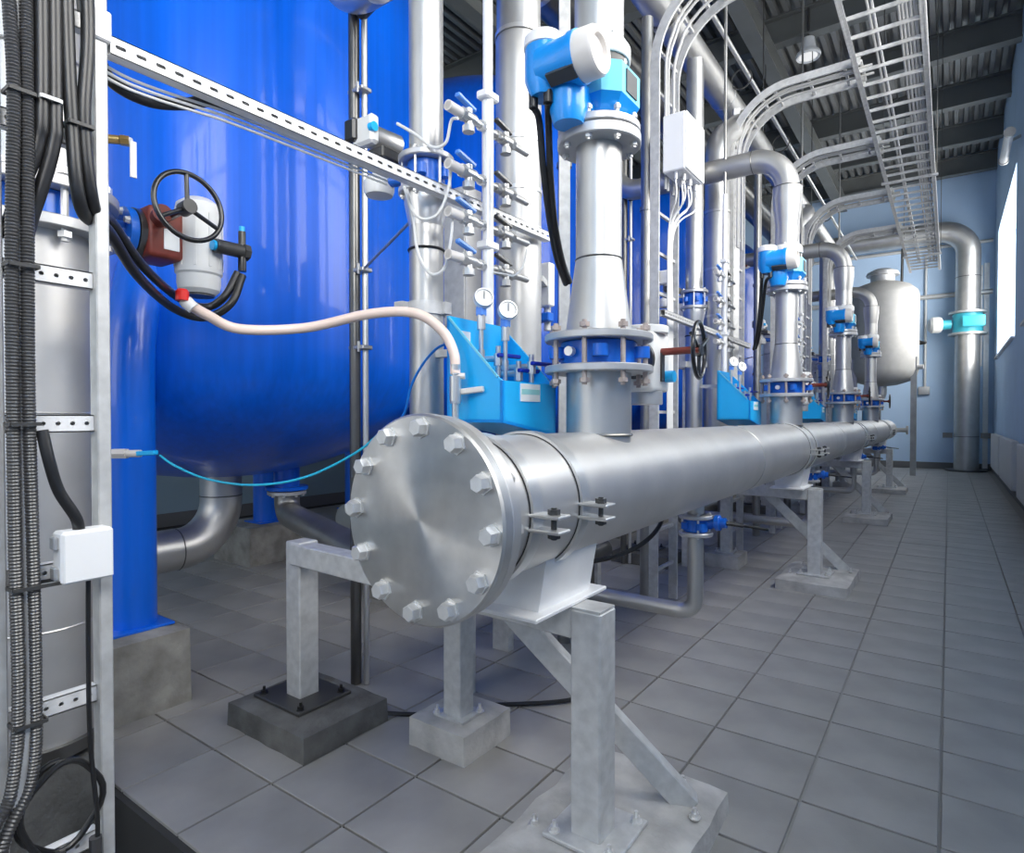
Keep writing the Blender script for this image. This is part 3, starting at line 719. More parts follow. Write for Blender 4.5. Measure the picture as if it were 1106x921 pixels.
# hand taps in the trough with deep blue levers
for q, (px_, py_, dz) in enumerate(((x0 + .10, ya + .20, 1.72), (x0 + .16, ya + .26, 1.66), (x0 + .19, yb - .06, 1.69))):
    tt = T('lever_valve', '', 'valve', (px_, py_, dz), 'lever valves in sinks'); U(tt, ['steel valve with deep blue lever on the near side of the %s blue sink', 'steel valve with deep blue lever in the middle of the %s blue sink', 'steel valve with deep blue lever on the far side of the %s blue sink'][q])
    b = MB(); b.cyl((px_, py_, dz - .09), (px_, py_, dz + .05), .011, n=12); b.cyl((x0 + .01, py_, dz), (px_ + .01, py_, dz), .013, n=12); b.lathe((px_, py_, dz - .03), (0, 0, 1), [(0, 0), (.018, 0), (.018, .05), (0, .05)], 6); P('body', b, 'steel_bright', tt)
    b = MB(); b.bar((px_ + .015, py_ - .02, dz + .012), (px_ + .03, py_ + .11, dz + .012), .022, .016, bev=.004); P('lever', b, 'handle_blue', tt)

# sampling rail: white upright tube with taps along it
RXs, RYs = -1.63, 2.10
t = T('sampling_rail', '', 'pipe', (RXs, RYs, 1.9), 'white sampling rails'); U(t, 'white upright sampling tube rising from the %s blue sink')
b = MB(); b.cyl((RXs, RYs, 1.60), (RXs, RYs, 3.45), .0215, n=20); b.cyl((RXs, RYs, 1.85), (RXs, RYs, 2.86), .0255, n=20); P('tube', b, 'white_strut', t)
b = MB(); b.cyl((RXs, RYs, 3.44), (RXs, RYs, 8.2), .014, n=14); P('hanger_rod', b, 'steel_mid', t)
for z in (2.22, 2.86):
    b = MB(); b.box((RXs, RYs, z), (.06, .09, .035), bev=.006); P('clamp', b, 'white_strut', t)
def tap(side, z, lab):
    tt = T('sample_tap', '', 'tap', (RXs, RYs, z), 'sampling taps'); U(tt, lab)
    s_ = side
    y0_, y1_ = (RYs - .02, RYs - .26) if s_ < 0 else (RYs + .02, RYs + .30)
    m_ = RYs + s_ * .13
    b = MB(); b.cyl((RXs, y0_, z), (RXs, y1_, z), .015, n=14); b.cyl((RXs, m_ - .035, z), (RXs, m_ + .035, z), .024, n=14)
    b.lathe((RXs, m_ + s_ * .03, z), (0, s_, 0), [(0, 0), (.027, 0), (.027, .022), (0, .022)], 6); b.cyl((RXs, m_, z - .055), (RXs, m_, z + .035), .017, n=12)
    b.lathe((RXs, m_ - .0, z - .06), (0, 0, 1), [(0, 0), (.026, 0), (.026, .026), (0, .026)], 8); b.lathe((RXs, m_ - s_ * .075, z), (0, 1, 0), [(0, 0), (.023, 0), (.023, .02), (0, .02)], 8)
    P('body', b, 'steel_bright' if s_ < 0 else 'steel', tt)
    if s_ < 0:
        b = MB(); b.cyl((RXs, y1_, z), (RXs, RYs - .17, z), .021, n=14); P('sleeve', b, 'warm_white', tt)
    b = MB(); b.bar((RXs, m_ + .04, z + .042), (RXs - .0, m_ - .075, z + .068), .026, .019, bev=.005); P('lever', b, 'tap_blue' if s_ < 0 else 'steel_dark', tt)
for q, z in enumerate((2.72, 2.49, 2.30, 2.13)):
    w = ['topmost', 'second from top', 'third from top', 'lowest'][q]
    tap(-1, z, 'blue-levered tap, near side of the %s white sampling rail, ' + w)
    tap(1, z, 'steel tap, far side of the %s white sampling rail, ' + w)
# gauges
for q, (gx, gy, gz) in enumerate(((-1.500, 1.902, 1.947), (-1.458, 2.006, 1.910))):
    tt = T('pressure_gauge', '', 'gauge', (gx, gy, gz), 'pressure gauges'); U(tt, ['white pressure gauge with blue fitting, left one above the %s blue sink', 'white pressure gauge with blue fitting, right one above the %s blue sink'][q])
    ax = V((.75, -.60, .25)).normalized()
    b = MB(); b.disc(V((gx, gy, gz)) - ax * .012, ax, .040, .028, 32, .006); cs_ = P('case', b, 'plastic_white', tt)
    b = MB(); b.lathe(V((gx, gy, gz)), ax, [(.030, .016), (.033, .020), (.038, .020), (.040, .012)], 32); P('bezel', b, 'steel_bright', cs_)
    b = MB(); b.bar(V((gx, gy, gz)) + ax * .018 - V((0, 0, .008)), V((gx, gy, gz)) + ax * .018 + V((0, 0, .024)), .003, .003, up=ax); P('needle', b, 'dark_grey', cs_)
    b = MB(); b.box((gx - .01, gy, gz - .048), (.034, .034, .04), bev=.005); P('fitting', b, 'tap_blue', tt)
    b = MB(); b.cyl((gx - .01, gy, gz - .33), (gx - .01, gy, gz - .05), .009, n=12); b.cyl((gx - .01, gy, gz - .12), (gx - .01, gy, gz - .06), .017, n=12); b.cyl((gx - .01, gy, gz - .24), (gx - .01, gy, gz - .20), .014, n=12); P('stem', b, 'steel_bright', tt)
# grey instrument cabinet behind the sampling rail
t = T('instrument_cabinet', '', 'cabinet', (-2.2, 2.5, 1.7), 'grey cabinets'); U(t, 'flat grey steel cabinet behind the %s sampling rail')
c = V((-2.103, 2.492, 2.314))
b = MB(); b.box(c, (.16, .13, .72), bev=.006); P('body', b, 'flange_steel', t)
b = MB(); b.box(c + V((0, -.068, 0)), (.14, .008, .69), bev=.002); dr = P('door', b, 'galvanised', t)
b = MB(); b.cyl(c + V((.05, -.072, 0)), c + V((.05, -.085, 0)), .012, n=12); P('lock', b, 'dark_grey', dr)
b = MB(); b.box((c.x, c.y + .02, (c.z - .36) / 2), (.09, .06, c.z - .36)); P('stand', b, 'galvanised', t)
# small junction box on pipe
t = T('terminal_box', '', 'box', (-1.9, 2.9, 1.9), 'small terminal boxes'); U(t, 'small pale terminal box with blue fittings below, beside the %s thick upright pipe')
c = V((-1.858, 2.913, 2.221))
b = MB(); b.box(c, (.10, .06, .24), bev=.006); P('body', b, 'cast_white', t)
b = MB(); b.box(c + V((0, 0, -.18)), (.09, .06, .05), bev=.006); P('fitting', b, 'valve_blue', t)
b = MB(); b.cyl(c + V((0, 0.03, -.25)), c + V((0, 0.03, .12)), .02, n=10); b.bar(c + V((0, .02, 0)), V((BX + .1, BYp + .06, c.z)), .03, .03); P('bracket', b, 'galvanised', t)
# perforated upright strut beside the riser
def strut(mb, p0, p1, w, dpt, face, pitch=.05, hl=.028, hw=.011, slots=True):
    """closed channel from p0 to p1; its face towards `face` carries real slots"""
    p0 = V(p0); p1 = V(p1); a = (p1 - p0).normalized(); fn = V(face); fn = (fn - a * fn.dot(a)).normalized(); sd = a.cross(fn).normalized()
    L = (p1 - p0).length; n_ = max(1, int(round(L / pitch))); pt = L / n_
    for s_ in (-1, 1):
        o_ = sd * (s_ * (w / 2 - .0015)) - fn * (dpt / 2)
        mb.bar(p0 + o_, p1 + o_, .003, dpt, up=fn)
    mb.bar(p0 - fn * dpt, p1 - fn * dpt, w, .003, up=fn)
    if not slots: mb.bar(p0, p1, w, .003, up=fn); return
    for q in range(n_):
        c = p0 + a * (pt * (q + .5)); i0 = len(mb.v); K = 8
        for lay in (0, -.003):
            for k_ in range(K):
                an = 2 * PI * k_ / K + PI / K
                ca, sa = math.cos(an), math.sin(an)
                mb.v.append(tuple(c + fn * lay + a * (math.copysign((hl - hw) / 2, ca) + hw / 2 * ca) + sd * (hw / 2 * sa)))
        for ca, sa in ((1, -1), (1, 1), (-1, 1), (-1, -1)): mb.v.append(tuple(c + a * (ca * pt / 2) + sd * (sa * w / 2)))
        o4 = i0 + 16
        for k_ in range(K): mb.f.append((i0 + k_, i0 + (k_ + 1) % K, i0 + K + (k_ + 1) % K, i0 + K + k_))
        # ring of faces between the slot and the cell border
        mb.f.append((o4 + 0, o4 + 1, i0 + 0, i0 + 7)); mb.f.append((o4 + 1, i0 + 1, i0 + 0)); mb.f.append((o4 + 1, o4 + 2, i0 + 2, i0 + 1)); mb.f.append((o4 + 2, i0 + 3, i0 + 2))
        mb.f.append((o4 + 2, o4 + 3, i0 + 4, i0 + 3)); mb.f.append((o4 + 3, i0 + 5, i0 + 4)); mb.f.append((o4 + 3, o4 + 0, i0 + 6, i0 + 5)); mb.f.append((o4 + 0, i0 + 7, i0 + 6))
t = T('upright_strut', '', 'strut', (-1.75, 2.95, 0), 'upright strut channels'); U(t, 'grey upright strut channel left of the %s riser cone')
b = MB(); strut(b, (-1.78, 3.0, .95), (-1.78, 3.0, 4.62), .062, .045, (.55, -.83, 0), slots=False); P('channel', b, 'galvanised', t)
# cables of the flow meter
for q, (dx, nm, pth) in enumerate(((-.14, 'left', [(-1.288, 1.980, 2.614), (-1.317, 2.058, 2.450), (-1.360, 2.175, 2.286), (-1.418, 2.330, 2.173), (-1.480, 2.507, 2.111)]), (-.075, 'right', [(-1.259, 2.001, 2.614), (-1.296, 2.073, 2.450), (-1.344, 2.186, 2.286), (-1.401, 2.342, 2.173), (-1.465, 2.517, 2.120)]))):
    b = MB(); b.tube(smooth([(HX + dx, ty - .02, tz - .13)] + pth, 8), .0135, 10)
    o = S1('meter_cable', b, 'rubber', '', 'cable', (HX + dx, ty, tz - .2), 'flow meter cables'); U(o, nm + ' black cable hanging from the %s flow meter')
# pipe drop with a small blue valve under the header
DY = 3.32
t = T('drop_pipe', '', 'pipe', (HX, DY, .40), 'drop pipes under the header'); U(t, 'thin grey drop pipe with elbow below the header, %s of the row')
b = MB(); b.cyl((HX, DY, .95), (HX, DY, 1.05), .045, n=24); P('stub', b, 'steel', t)
b = MB(); b.tube(fillet([(HX, DY, .85), (HX, DY, .40), (-2.3, DY, .40)], .09, 10), .043, 24); P('pipe', b, 'steel', t)
b = MB(); b.disc((HX, DY, .925), (0, 0, 1), .092, .022, 32); f1 = P('flange', b, 'flange_steel', t)
b = MB(); b.disc((HX, DY, .830), (0, 0, 1), .092, .022, 32); P('flange', b, 'flange_steel', t)
ring_bolts(f1, (HX, DY, .93), .072, 4, 'stud_d', stud(.006, .11, .03, .012, .010), 'bolt_steel', ph=.5)
t = T('hand_valve', '', 'valve', (HX, DY, .85), 'hand valves under the header'); U(t, 'small blue hand valve with black lever under the header, %s of the row')
b = MB(); b.disc((HX, DY, .853), (0, 0, 1), .066, .070, 28); P('body', b, 'valve_blue', t)
for a in (-2.2, -.9, .4, 1.9):
    c = V((HX + .07 * math.cos(a), DY + .07 * math.sin(a), .888)); b = MB(); b.cyl(c - V((0, 0, .018)), c + V((0, 0, .018)), .02, n=12); P('lug', b, 'valve_blue', t)
b = MB(); b.cyl((HX + .05, DY + .02, .90), (HX + .16, DY + .02, .91), .028, n=16); b.disc((HX + .10, DY + .02, .905), (1, 0, .1), .042, .03, 20); P('neck', b, 'valve_blue', t)
b = MB(); b.cyl((HX + .16, DY + .02, .91), (HX + .24, DY + .05, .90), .012, n=10); b.bar((HX + .24, DY + .05, .90), (HX + .36, DY + .09, .885), .022, .014, bev=.004); P('lever', b, 'black_iron', t)
# low horizontal feed pipe behind the header, joins A and B near the floor
t = T('collector_pipe', '', 'pipe', (-2.2, 3.3, .4), 'low collector pipes'); U(t, 'low grey collector pipe between the upright pipes of the %s filter')
b = MB(); b.cyl((-2.3, DY - .35, .40), (-2.3, DY + 1.2, .40), .075, n=24); P('pipe', b, 'steel_dark', t)
for yy in (DY - .2, DY + 1.0):
    b = MB(); b.box((-2.3, yy, .165), (.12, .06, .33)); P('foot', b, 'galvanised', t)
# extra slim tubes between the filters
for q, (sx, sy, r_, mt, lab) in enumerate((
        (-2.05, 3.45, .040, 'steel_mid', 'slim stainless tube rising behind the %s riser, nearest the thick pipe'),
        (-2.15, 3.95, .055, 'steel_dark', 'dark steel tube rising behind the %s riser, wall side'),
        (-1.95, 4.55, .045, 'steel_mid', 'slim stainless tube rising far behind the %s riser'))):
    b = MB(); b.cyl((sx, sy, .0), (sx, sy, 4.6), r_, n=20)
    for z in (.9, 2.0, 3.1): b.lathe((sx, sy, z), (0, 0, 1), [(r_, 0), (r_ + .010, 0), (r_ + .010, .03), (r_, .03)], 20)
    o = S1('slim_tube', b, mt, '', 'tube', (sx, sy, 0), 'slim upright tubes'); U(o, lab)
# make the copies down the hall
SKIP_FAR = {'lever_valve', 'pressure_gauge', 'terminal_box', 'level_switch'}; SKIP_MID = {'meter_cable'}
for q in range(1, 4):
    for t, lab in unit:
        if q >= 3 and t.name.split('.')[0] in SKIP_FAR: continue
        if q >= 2 and t.name.split('.')[0] in SKIP_MID: continue
        dup(t, (0, UNIT * q, 0), lab % ORD[q])
# ------------------------------------------------------------------ near left: cable ladder, conduits, silver pipe, motor valve
LXp = -1.72
RYr, RYl = .643, .447
t = T('cable_ladder', 'white galvanised upright cable ladder at the left edge, close to the camera', 'cable ladder', (LXp, .545, -.5))
b = MB(); b.box((LXp, RYr, 1.75), (.045, .030, 4.46), bev=.003); P('side_rail', b, 'galvanised', t)
b = MB(); b.box((LXp, RYl - .012, 1.75), (.045, .024, 4.46), bev=.003); P('side_rail', b, 'galvanised', t)
b = MB(); b.box((LXp, RYr + .002, 2.44), (.062, .040, .075), bev=.004); P('rail_joint', b, 'white_strut', t)
for z in (3.16, 2.80, 2.44, 2.15, 1.815, 1.465, 1.115, .795, .435, .08, -.28):
    b = MB(); strut(b, (LXp + .002, RYl + .001, z), (LXp + .002, RYr - .016, z), .042, .026, (1, 0, 0), pitch=.030, hl=.011, hw=.010); P('rung', b, 'white_strut', t)
# ribbed conduits and cables on the ladder
def ribbed(name, pts, r, label, pitch=.0075):
    p = resample(smooth(pts, 10), pitch / 2)
    b = MB(); b.tube(p, r, 10, rf=lambda i: r if (i % 2) else r * .86)
    me_o = S1(name, b, 'ribbed_black', label, 'conduit', tuple(p[0]), 'conduits on the cable ladder'); return me_o
XC = -1.675
def yy(px):  # world y of a cable lying on the ladder front, measured once across the ladder
    return {0: .444, 8: .4505, 13: .4590, 22: .474, 32: .4925, 36: .4995, 44: .515, 57: .540, 70: .566, 79: .585, 88: .603, 98: .623}[px]
ribbed('ribbed_conduit', [(XC, (yy(13) - .003) + .006, 3.6), (XC, (yy(13) - .003) + .004, 2.9), (XC, (yy(13) - .003), 2.45), (XC + .004, yy(8) + .012, 2.2), (XC, (yy(13) - .003), 1.8), (XC, (yy(13) - .003), 1.2), (XC, (yy(13) - .003) + .003, .85), (XC + .01, (yy(13) - .003) - .014, .66), (XC + .03, yy(0) - .05, .56), (XC + .02, .365, .2), (XC, .36, -.4)], .0140, 'leftmost ribbed black conduit tied to the near cable ladder')
ribbed('ribbed_conduit', [(XC + .004, (yy(32) - .005) - .004, 3.6), (XC, (yy(32) - .005), 2.9), (XC, (yy(32) - .005), 2.2), (XC, (yy(32) - .005) - .004, 1.6), (XC, (yy(32) - .005), 1.2), (XC, (yy(32) - .005) + .002, .90), (XC + .01, yy(22) + .005, .68), (XC + .03, yy(0) - .03, .53), (XC + .03, .395, .2), (XC, .40, -.4)], .0140, 'second ribbed black conduit from the left on the near cable ladder')
b = MB(); b.tube(smooth([(XC - .012, yy(22), 3.5), (XC - .014, yy(22), 2.2), (XC - .010, yy(22), 1.4), (XC - .006, yy(22) + .004, .9), (XC + .01, (yy(13) - .003), .66), (XC + .03, yy(0) - .03, .50), (XC + .05, .38, .15), (XC, .38, -.4)], 12), .0105, 10)
S1('grey_cable', b, 'flange_steel', 'thin grey cable between the two ribbed conduits on the near ladder', 'cable', (XC, yy(22), 3.5), 'cables on the near ladder')
for q, (py_, r_, pth, lab) in enumerate((
    (44, .0150, [(XC, yy(44) - .004, 3.6), (XC, yy(44), 2.8), (XC, yy(44), 2.22), (XC - .01, yy(44) - .006, 2.10), (XC - .03, (yy(32) - .005) - .01, 1.98), (XC - .05, (yy(13) - .003), 1.9), (XC - .06, yy(0) - .06, 1.85), (XC - .06, .36, 1.6), (XC - .05, .355, .8), (XC - .05, .355, -.4)], 'smooth black cable just right of the ribbed conduits, curving left'),
    (57, .0150, [(XC, yy(57) - .002, 3.6), (XC, yy(57), 2.8), (XC, yy(57), 2.22), (XC - .005, yy(57) - .004, 2.10), (XC - .03, yy(44) - .01, 1.95), (XC - .05, yy(22), 1.83), (XC - .07, yy(0) - .06, 1.75), (XC - .07, .355, 1.5), (XC - .09, .345, .8), (XC - .09, .345, -.4)], 'second smooth black cable on the ladder, curving left under its tie'),
    (70, .0150, [(XC, yy(70) - .006, 3.6), (XC, yy(70) - .004, 2.8), (XC, yy(70) - .002, 2.45), (XC, yy(70) + .006, 2.18), (XC - .02, yy(88) - .006, 1.98), (-1.856, 0.714, 1.987), (-2.049, 0.871, 1.918), (-2.321, 1.106, 1.881), (-2.395, 1.262, 1.873), (-2.340, 1.339, 1.934), (-2.348, 1.395, 2.058)], 'thick black cable leaving the ladder and sweeping towards the motor valve, lower one'),
    (88, .0150, [(XC, yy(79), 3.6), (XC, yy(79) + .006, 2.8), (XC, yy(88) + .004, 2.42), (XC, yy(88) - .006, 2.18), (XC - .03, yy(98) + .004, 1.99), (-1.874, 0.725, 2.021), (-2.056, 0.890, 1.952), (-2.332, 1.135, 1.922), (-2.409, 1.277, 1.918), (-2.368, 1.331, 1.966), (-2.363, 1.383, 2.069)], 'thick black cable leaving the ladder and sweeping towards the motor valve, upper one'),
    (98, .0165, [(XC - .05, yy(98) - .006, 3.6), (XC - .05, yy(98) - .002, 2.9), (XC - .075, yy(98) + .004, 2.50), (-1.775, 0.670, 2.388), (-1.775, 0.709, 2.346), (-1.775, 0.790, 2.339), (-1.775, 0.877, 2.367), (-1.772, 0.970, 2.411), (-1.765, 1.117, 2.419)], 'black cable bundle drooping below the white slotted strut'))):
    b = MB(); b.tube(smooth(pth, 12), r_, 12)
    S1('black_cable', b, 'rubber', lab, 'cable', tuple(pth[0]), 'black cables on the near ladder')
# curled loop of cable at the foot of the ladder
lc = V((-1.70, .545, .56))
b = MB(); pts = []
for q in range(0, 46):
    a = -PI / 2 - 2 * PI * q / 30; r_ = .082 + .004 * math.sin(q * .9)
    pts.append(lc + V((.02 - q * .0007, r_ * math.cos(a) * 1.0, r_ * 1.25 * math.sin(a))))
b.tube(pts, .0075, 10); S1('cable_loop', b, 'rubber', 'coiled loop of black cable at the foot of the near ladder', 'cable', tuple(lc))
b = MB(); b.tube(smooth([(-1.68, .598, 1.12), (-1.685, .598, .9), (-1.685, .600, .70), (-1.68, .612, .5), (-1.68, .607, .40)], 8), .0055, 8)
S1('thin_cable', b, 'rubber', 'thin black cable running down from the white junction box on the ladder', 'cable', (-1.685, .612, 1.08))
b = MB(); b.tube(smooth([(-1.68, .607, .46), (-1.68, .607, .30), (-1.68, .607, .0), (-1.69, .607, -.3)], 6), .014, 10)
S1('cable_bundle', b, 'ribbed_black', 'short thick black cable bundle tied to the lowest rung of the near ladder', 'cable', (-1.68, .607, .46))
b = MB(); b.tube(smooth([(XC, (yy(32) - .005) + .02, 1.45), (XC + .01, yy(36) + .018, 1.38), (XC + .008, yy(57) - .004, 1.31), (XC + .01, yy(70) + .004, 1.24), (XC, yy(70) + .012, 1.19)], 10), .0125, 12)
S1('box_cable', b, 'rubber', 'black cable slanting down from the conduits into the white junction box', 'cable', (XC, (yy(32) - .005), 1.45))
t = T('junction_box', 'small white plastic junction box on the near cable ladder', 'junction box', (-1.66, .60, 1.06))
b = MB(); b.box((-1.672, .586, 1.155), (.055, .108, .122), bev=.006); P('body', b, 'plastic_white', t)
b = MB(); b.box((-1.642, .586, 1.155), (.008, .102, .115), bev=.003); P('lid', b, 'plastic_white', t)
for z in (1.19, 1.12):
    b = MB(); b.box((-1.672, .527, z), (.03, .010, .030), bev=.003); P('knockout', b, 'flange_steel', t)
for q, (z, ya_, yb_) in enumerate(((2.195, .45, .497), (2.20, .508, .546), (2.165, .561, .61), (1.815, .446, .50), (1.465, .446, .50), (1.10, .446, .55), (.795, .446, .505))):
    b = MB(); b.box((XC + .021, (ya_ + yb_) / 2, z), (.003, yb_ - ya_, .008)); b.box((XC - .003, ya_ - .001, z), (.046, .003, .008)); b.box((XC - .003, yb_ + .001, z), (.046, .003, .008)); b.box((XC - .026, (ya_ + yb_) / 2, z), (.003, yb_ - ya_, .008))
    S1('cable_tie', b, 'dark_grey' if q != 1 else 'tube_white', ['grey tie round the ribbed conduits beside the top rung', 'white tie round the two middle black cables on the ladder', 'dark tie round the two right-hand black cables on the ladder', 'dark tie round the ribbed conduits at motor-valve height', 'dark tie round the ribbed conduits above the slanting cable', 'dark tie round the conduits beside the white junction box', 'dark tie round the conduits at the rung below the junction box'][q], 'cable tie', (XC, (ya_ + yb_) / 2, z), 'ties on the near ladder')

# silver pipe behind the ladder
SX, SY = -3.15, .93
t = T('feed_pipe', 'thick silver pipe standing behind the near cable ladder at the left edge', 'pipe', (SX, SY, .12))
b = MB(); b.cyl((SX, SY, .14), (SX, SY, 2.24), .225, n=56); P('lower_pipe', b, 'steel_header', t)
b = MB(); b.cyl((SX, SY, 2.40), (SX, SY, 5.2), .215, n=56); P('upper_pipe', b, 'steel_header', t)
for z in (.62, 1.50, 2.95):
    b = MB(); b.torus((SX, SY, z), (0, 0, 1), .224, .005, 56, 6); P('weld_seam', b, 'steel_header', t)
b = MB(); b.ringdisc((SX, SY, 2.235), (0, 0, 1), .31, .2, .045, 56); f1 = P('flange', b, 'flange_steel', t)
b = MB(); b.ringdisc((SX, SY, 2.395), (0, 0, 1), .31, .2, .045, 56); P('flange', b, 'flange_steel', t)
ring_bolts(f1, (SX, SY, 2.235), .27, 8, 'stud_s', stud(.014, .05, .255, .027, .024), 'bolt_steel', ph=.1)
b = MB(); b.cyl((SX, SY, .10), (SX, SY, .15), .25, n=40); P('foot_ring', b, 'steel_dark', t)
feed_root = t; t.location = (-2.848, .841, .248); t.scale = (.904,) * 3
b = MB(); rough_block(b, (-3.06, -2.66), (.64, 1.0), -.46, .213, .02, 201)
S1('rubble_base', b, 'concrete_dark', 'rough dark concrete lump in the floor pit under the thick silver pipe', 'concrete base', (-2.82, .76, -.4))
t = T('motor_valve', 'blue valve with white electric motor, red-brown gearbox and black handwheel by the tank', 'valve', (SX, SY, 2.44))
VZ = 2.345
b = MB(); b.ringdisc((SX, SY, 2.282), (0, 0, 1), .235, .19, .112, 48); P('body', b, 'valve_blue', t)
b = MB(); b.cyl((SX, SY + .2, VZ), (SX + .02, SY + .34, VZ), .05, n=24); P('neck', b, 'valve_blue', t)
b = MB(); b.cyl((SX + .02, SY + .33, VZ), (SX + .02, SY + .365, VZ), .115, n=32); mf = P('mount_flange', b, 'valve_blue', t)
ring_bolts(mf, (SX + .02, SY + .33, VZ), .092, 6, 'hex20', hexhead(.016, .02), 'bolt_steel', (0, -1, 0), .4)
b = MB(); b.cyl((SX + .02, SY + .37, VZ), (SX + .02, SY + .40, VZ), .12, n=32); P('ring', b, 'steel_dark', t)
gc = V((SX + .04, SY + .475, VZ + .005))
b = MB(); b.box(gc, (.22, .16, .24), bev=.022); gb = P('gearbox', b, 'red_brown', t)
b = MB(); b.box(gc + V((.112, .02, -.03)), (.006, .07, .095)); P('name_plate', b, 'label_white', gb)
b = MB(); b.cyl(gc + V((.06, -.02, .06)), gc + V((.20, -.06, .06)), .04, n=20); P('shaft_boss', b, 'red_brown', gb)
mc = V((SX + .10, SY + .65, VZ - .015))
b = MB(); b.lathe(mc + V((0, 0, -.235)), (0, 0, 1), [(0, 0), (.075, 0), (.095, .02), (.10, .05), (.10, .09), (.108, .10), (.108, .40), (.10, .44), (.06, .47), (0, .475)], 36); mo = P('motor', b, 'cast_white', t)
for q in range(10):
    a = 2 * PI * q / 10; b = MB(); b.box(mc + V((.106 * math.cos(a), .106 * math.sin(a), .02)), (.012, .012, .26), Matrix.Rotation(a, 3, 'Z')); P('rib', b, 'cast_white', mo)
b = MB(); b.lathe(mc + V((0, 0, -.245)), (0, 0, 1), [(0, 0), (.07, 0), (.07, .012), (0, .012)], 32); P('end_ring', b, 'dark_grey', mo)
pb = mc + V((.135, .03, -.01))
b = MB(); b.cyl(pb + V((0, -.02, 0)), pb + V((.0, .13, 0)), .034, n=20); b.cyl(pb + V((0, .12, 0)), pb + V((0, .15, 0)), .042, n=8); pl = P('cable_socket', b, 'dark_grey', mo)
b = MB(); b.cyl(pb + V((0, -.02, 0)), pb + V((0, -.035, 0)), .024, n=16); P('blue_cap', b, 'trough_blue', pl)
b = MB(); b.cyl(pb + V((0, .12, .02)), pb + V((0, .12, .10)), .018, n=14); b.cyl(pb + V((0, .12, -.10)), pb + V((0, .12, .0)), .02, n=14); P('fitting', b, 'black_iron', pl)
b = MB(); b.cyl(pb + V((0, .12, .10)), pb + V((0, .12, .125)), .014, n=12); P('blue_knob', b, 'trough_blue', pl)
hc = V((-2.745, 1.381, 2.416)); hax = V((.98, .02, .10)).normalized()
b = MB(); b.torus(hc, hax, .150, .0115, 48, 12); wh = P('handwheel', b, 'black_iron', t)
_, u_, v_ = frame(hax)
for q in range(3):
    a = 2 * PI * q / 3 + .55; b = MB(); b.cyl(hc - hax * .015, hc + u_ * (.15 * math.cos(a)) + v_ * (.15 * math.sin(a)), .010, n=10); P('spoke', b, 'black_iron', wh)
b = MB(); b.cyl(hc - hax * .05, hc + hax * .012, .032, n=20); P('hub', b, 'dark_grey', wh)
b = MB(); b.cyl(hc - hax * .04, gc + V((.10, -.01, .06)), .018, n=14); P('wheel_shaft', b, 'black_iron', t)
t.location = (-2.848, .841, 1.45 + (2.44 - 1.45) * .904); t.scale = (.904,) * 3
# brass tap with hanging white tag on the silver pipe
t = T('brass_tap', 'small brass tap with steel lever on the silver pipe', 'tap', (-2.672, 1.015, 2.562))
c = V((-2.672, 1.015, 2.562))
b = MB(); b.cyl(c + V((-.10, -.10, .0)), c + V((.03, .05, 0)), .017, n=14); b.lathe(c + V((.03, .05, 0)), (.5, .85, 0), [(0, 0), (.02, 0), (.02, .03), (0, .03)], 6); b.cyl(V((-2.80, .93, c.z)), c + V((-.08, -.08, 0)), .014, n=12); P('body', b, 'brass', t)
b = MB(); b.cyl(c + V((.03, .06, .01)), c + V((.05, .08, .0)), .014, n=12); b.box(c + V((.055, .085, -.07)), (.008, .022, .14)); P('lever', b, 'cast_white', t)
# push-in sampling cock on the tank leg
t = T('leg_cock', 'small steel cock with blue lever on the near leg of the blue tank', 'tap', (-3.250, 1.266, 1.306))
c = V((-3.250, 1.266, 1.306))
b = MB(); b.cyl(c + V((-.05, -.04, 0)), c + V((.10, .08, 0)), .018, n=14); b.cyl(c + V((0, 0, 0)), c + V((.05, .04, 0)), .026, n=6); b.cyl(c + V((.02, .05, 0)), V((-3.44, 1.36, c.z)), .015, n=10); P('body', b, 'warm_white', t)
b = MB(); b.bar(c + V((.09, .07, .0)), c + V((.19, .11, .006)), .03, .022, bev=.004); P('lever', b, 'trough_blue', t)
# peach hose with red coupling
t = T('sampling_hose', 'pale peach plastic hose arching from the motor valve to the blue sink', 'hose', (-2.9, 1.42, 2.03))
hp_ = [(-2.223, 1.115, 1.885), (-2.238, 1.190, 1.858), (-2.225, 1.310, 1.820), (-2.090, 1.505, 1.836), (-1.841, 1.622, 1.883), (-1.671, 1.694, 1.879), (-1.574, 1.739, 1.812), (-1.523, 1.751, 1.725), (-1.511, 1.747, 1.643)]
b = MB(); b.tube(smooth(hp_, 12), .0195, 16); P('hose', b, 'hose_peach', t)
b = MB(); b.lathe((-2.223, 1.115, 1.885), V((-2.240, 1.090, 1.913)) - V((-2.223, 1.115, 1.885)), [(0, -.02), (.022, -.02), (.024, .01), (.02, .025), (0, .03)], 14); P('collar', b, 'cast_white', t)
b = MB(); c = V((-2.222, 1.091, 1.907)); b.lathe(c, (0, 0, 1), [(0, -.012), (.022, -.012), (.022, .02), (.016, .028), (0, .028)], 12); P('red_coupling', b, 'red_plastic', t)
t = T('hose_tee', 'steel tee cock joining the peach hose to the blue sink', 'fitting', (-1.511, 1.747, 1.504))
c0, c1 = V((-1.511, 1.747, 1.417)), V((-1.511, 1.747, 1.689))
b = MB(); b.cyl(c0, c1, .013, n=16); b.cyl(c0.lerp(c1, .45), c0.lerp(c1, .80), .022, n=16); b.cyl(c0.lerp(c1, .82), c0.lerp(c1, .96), .018, n=16); b.lathe(c0.lerp(c1, .42), (0, 0, 1), [(0, 0), (.02, 0), (.02, .02), (0, .02)], 8); P('body', b, 'steel_bright', t)
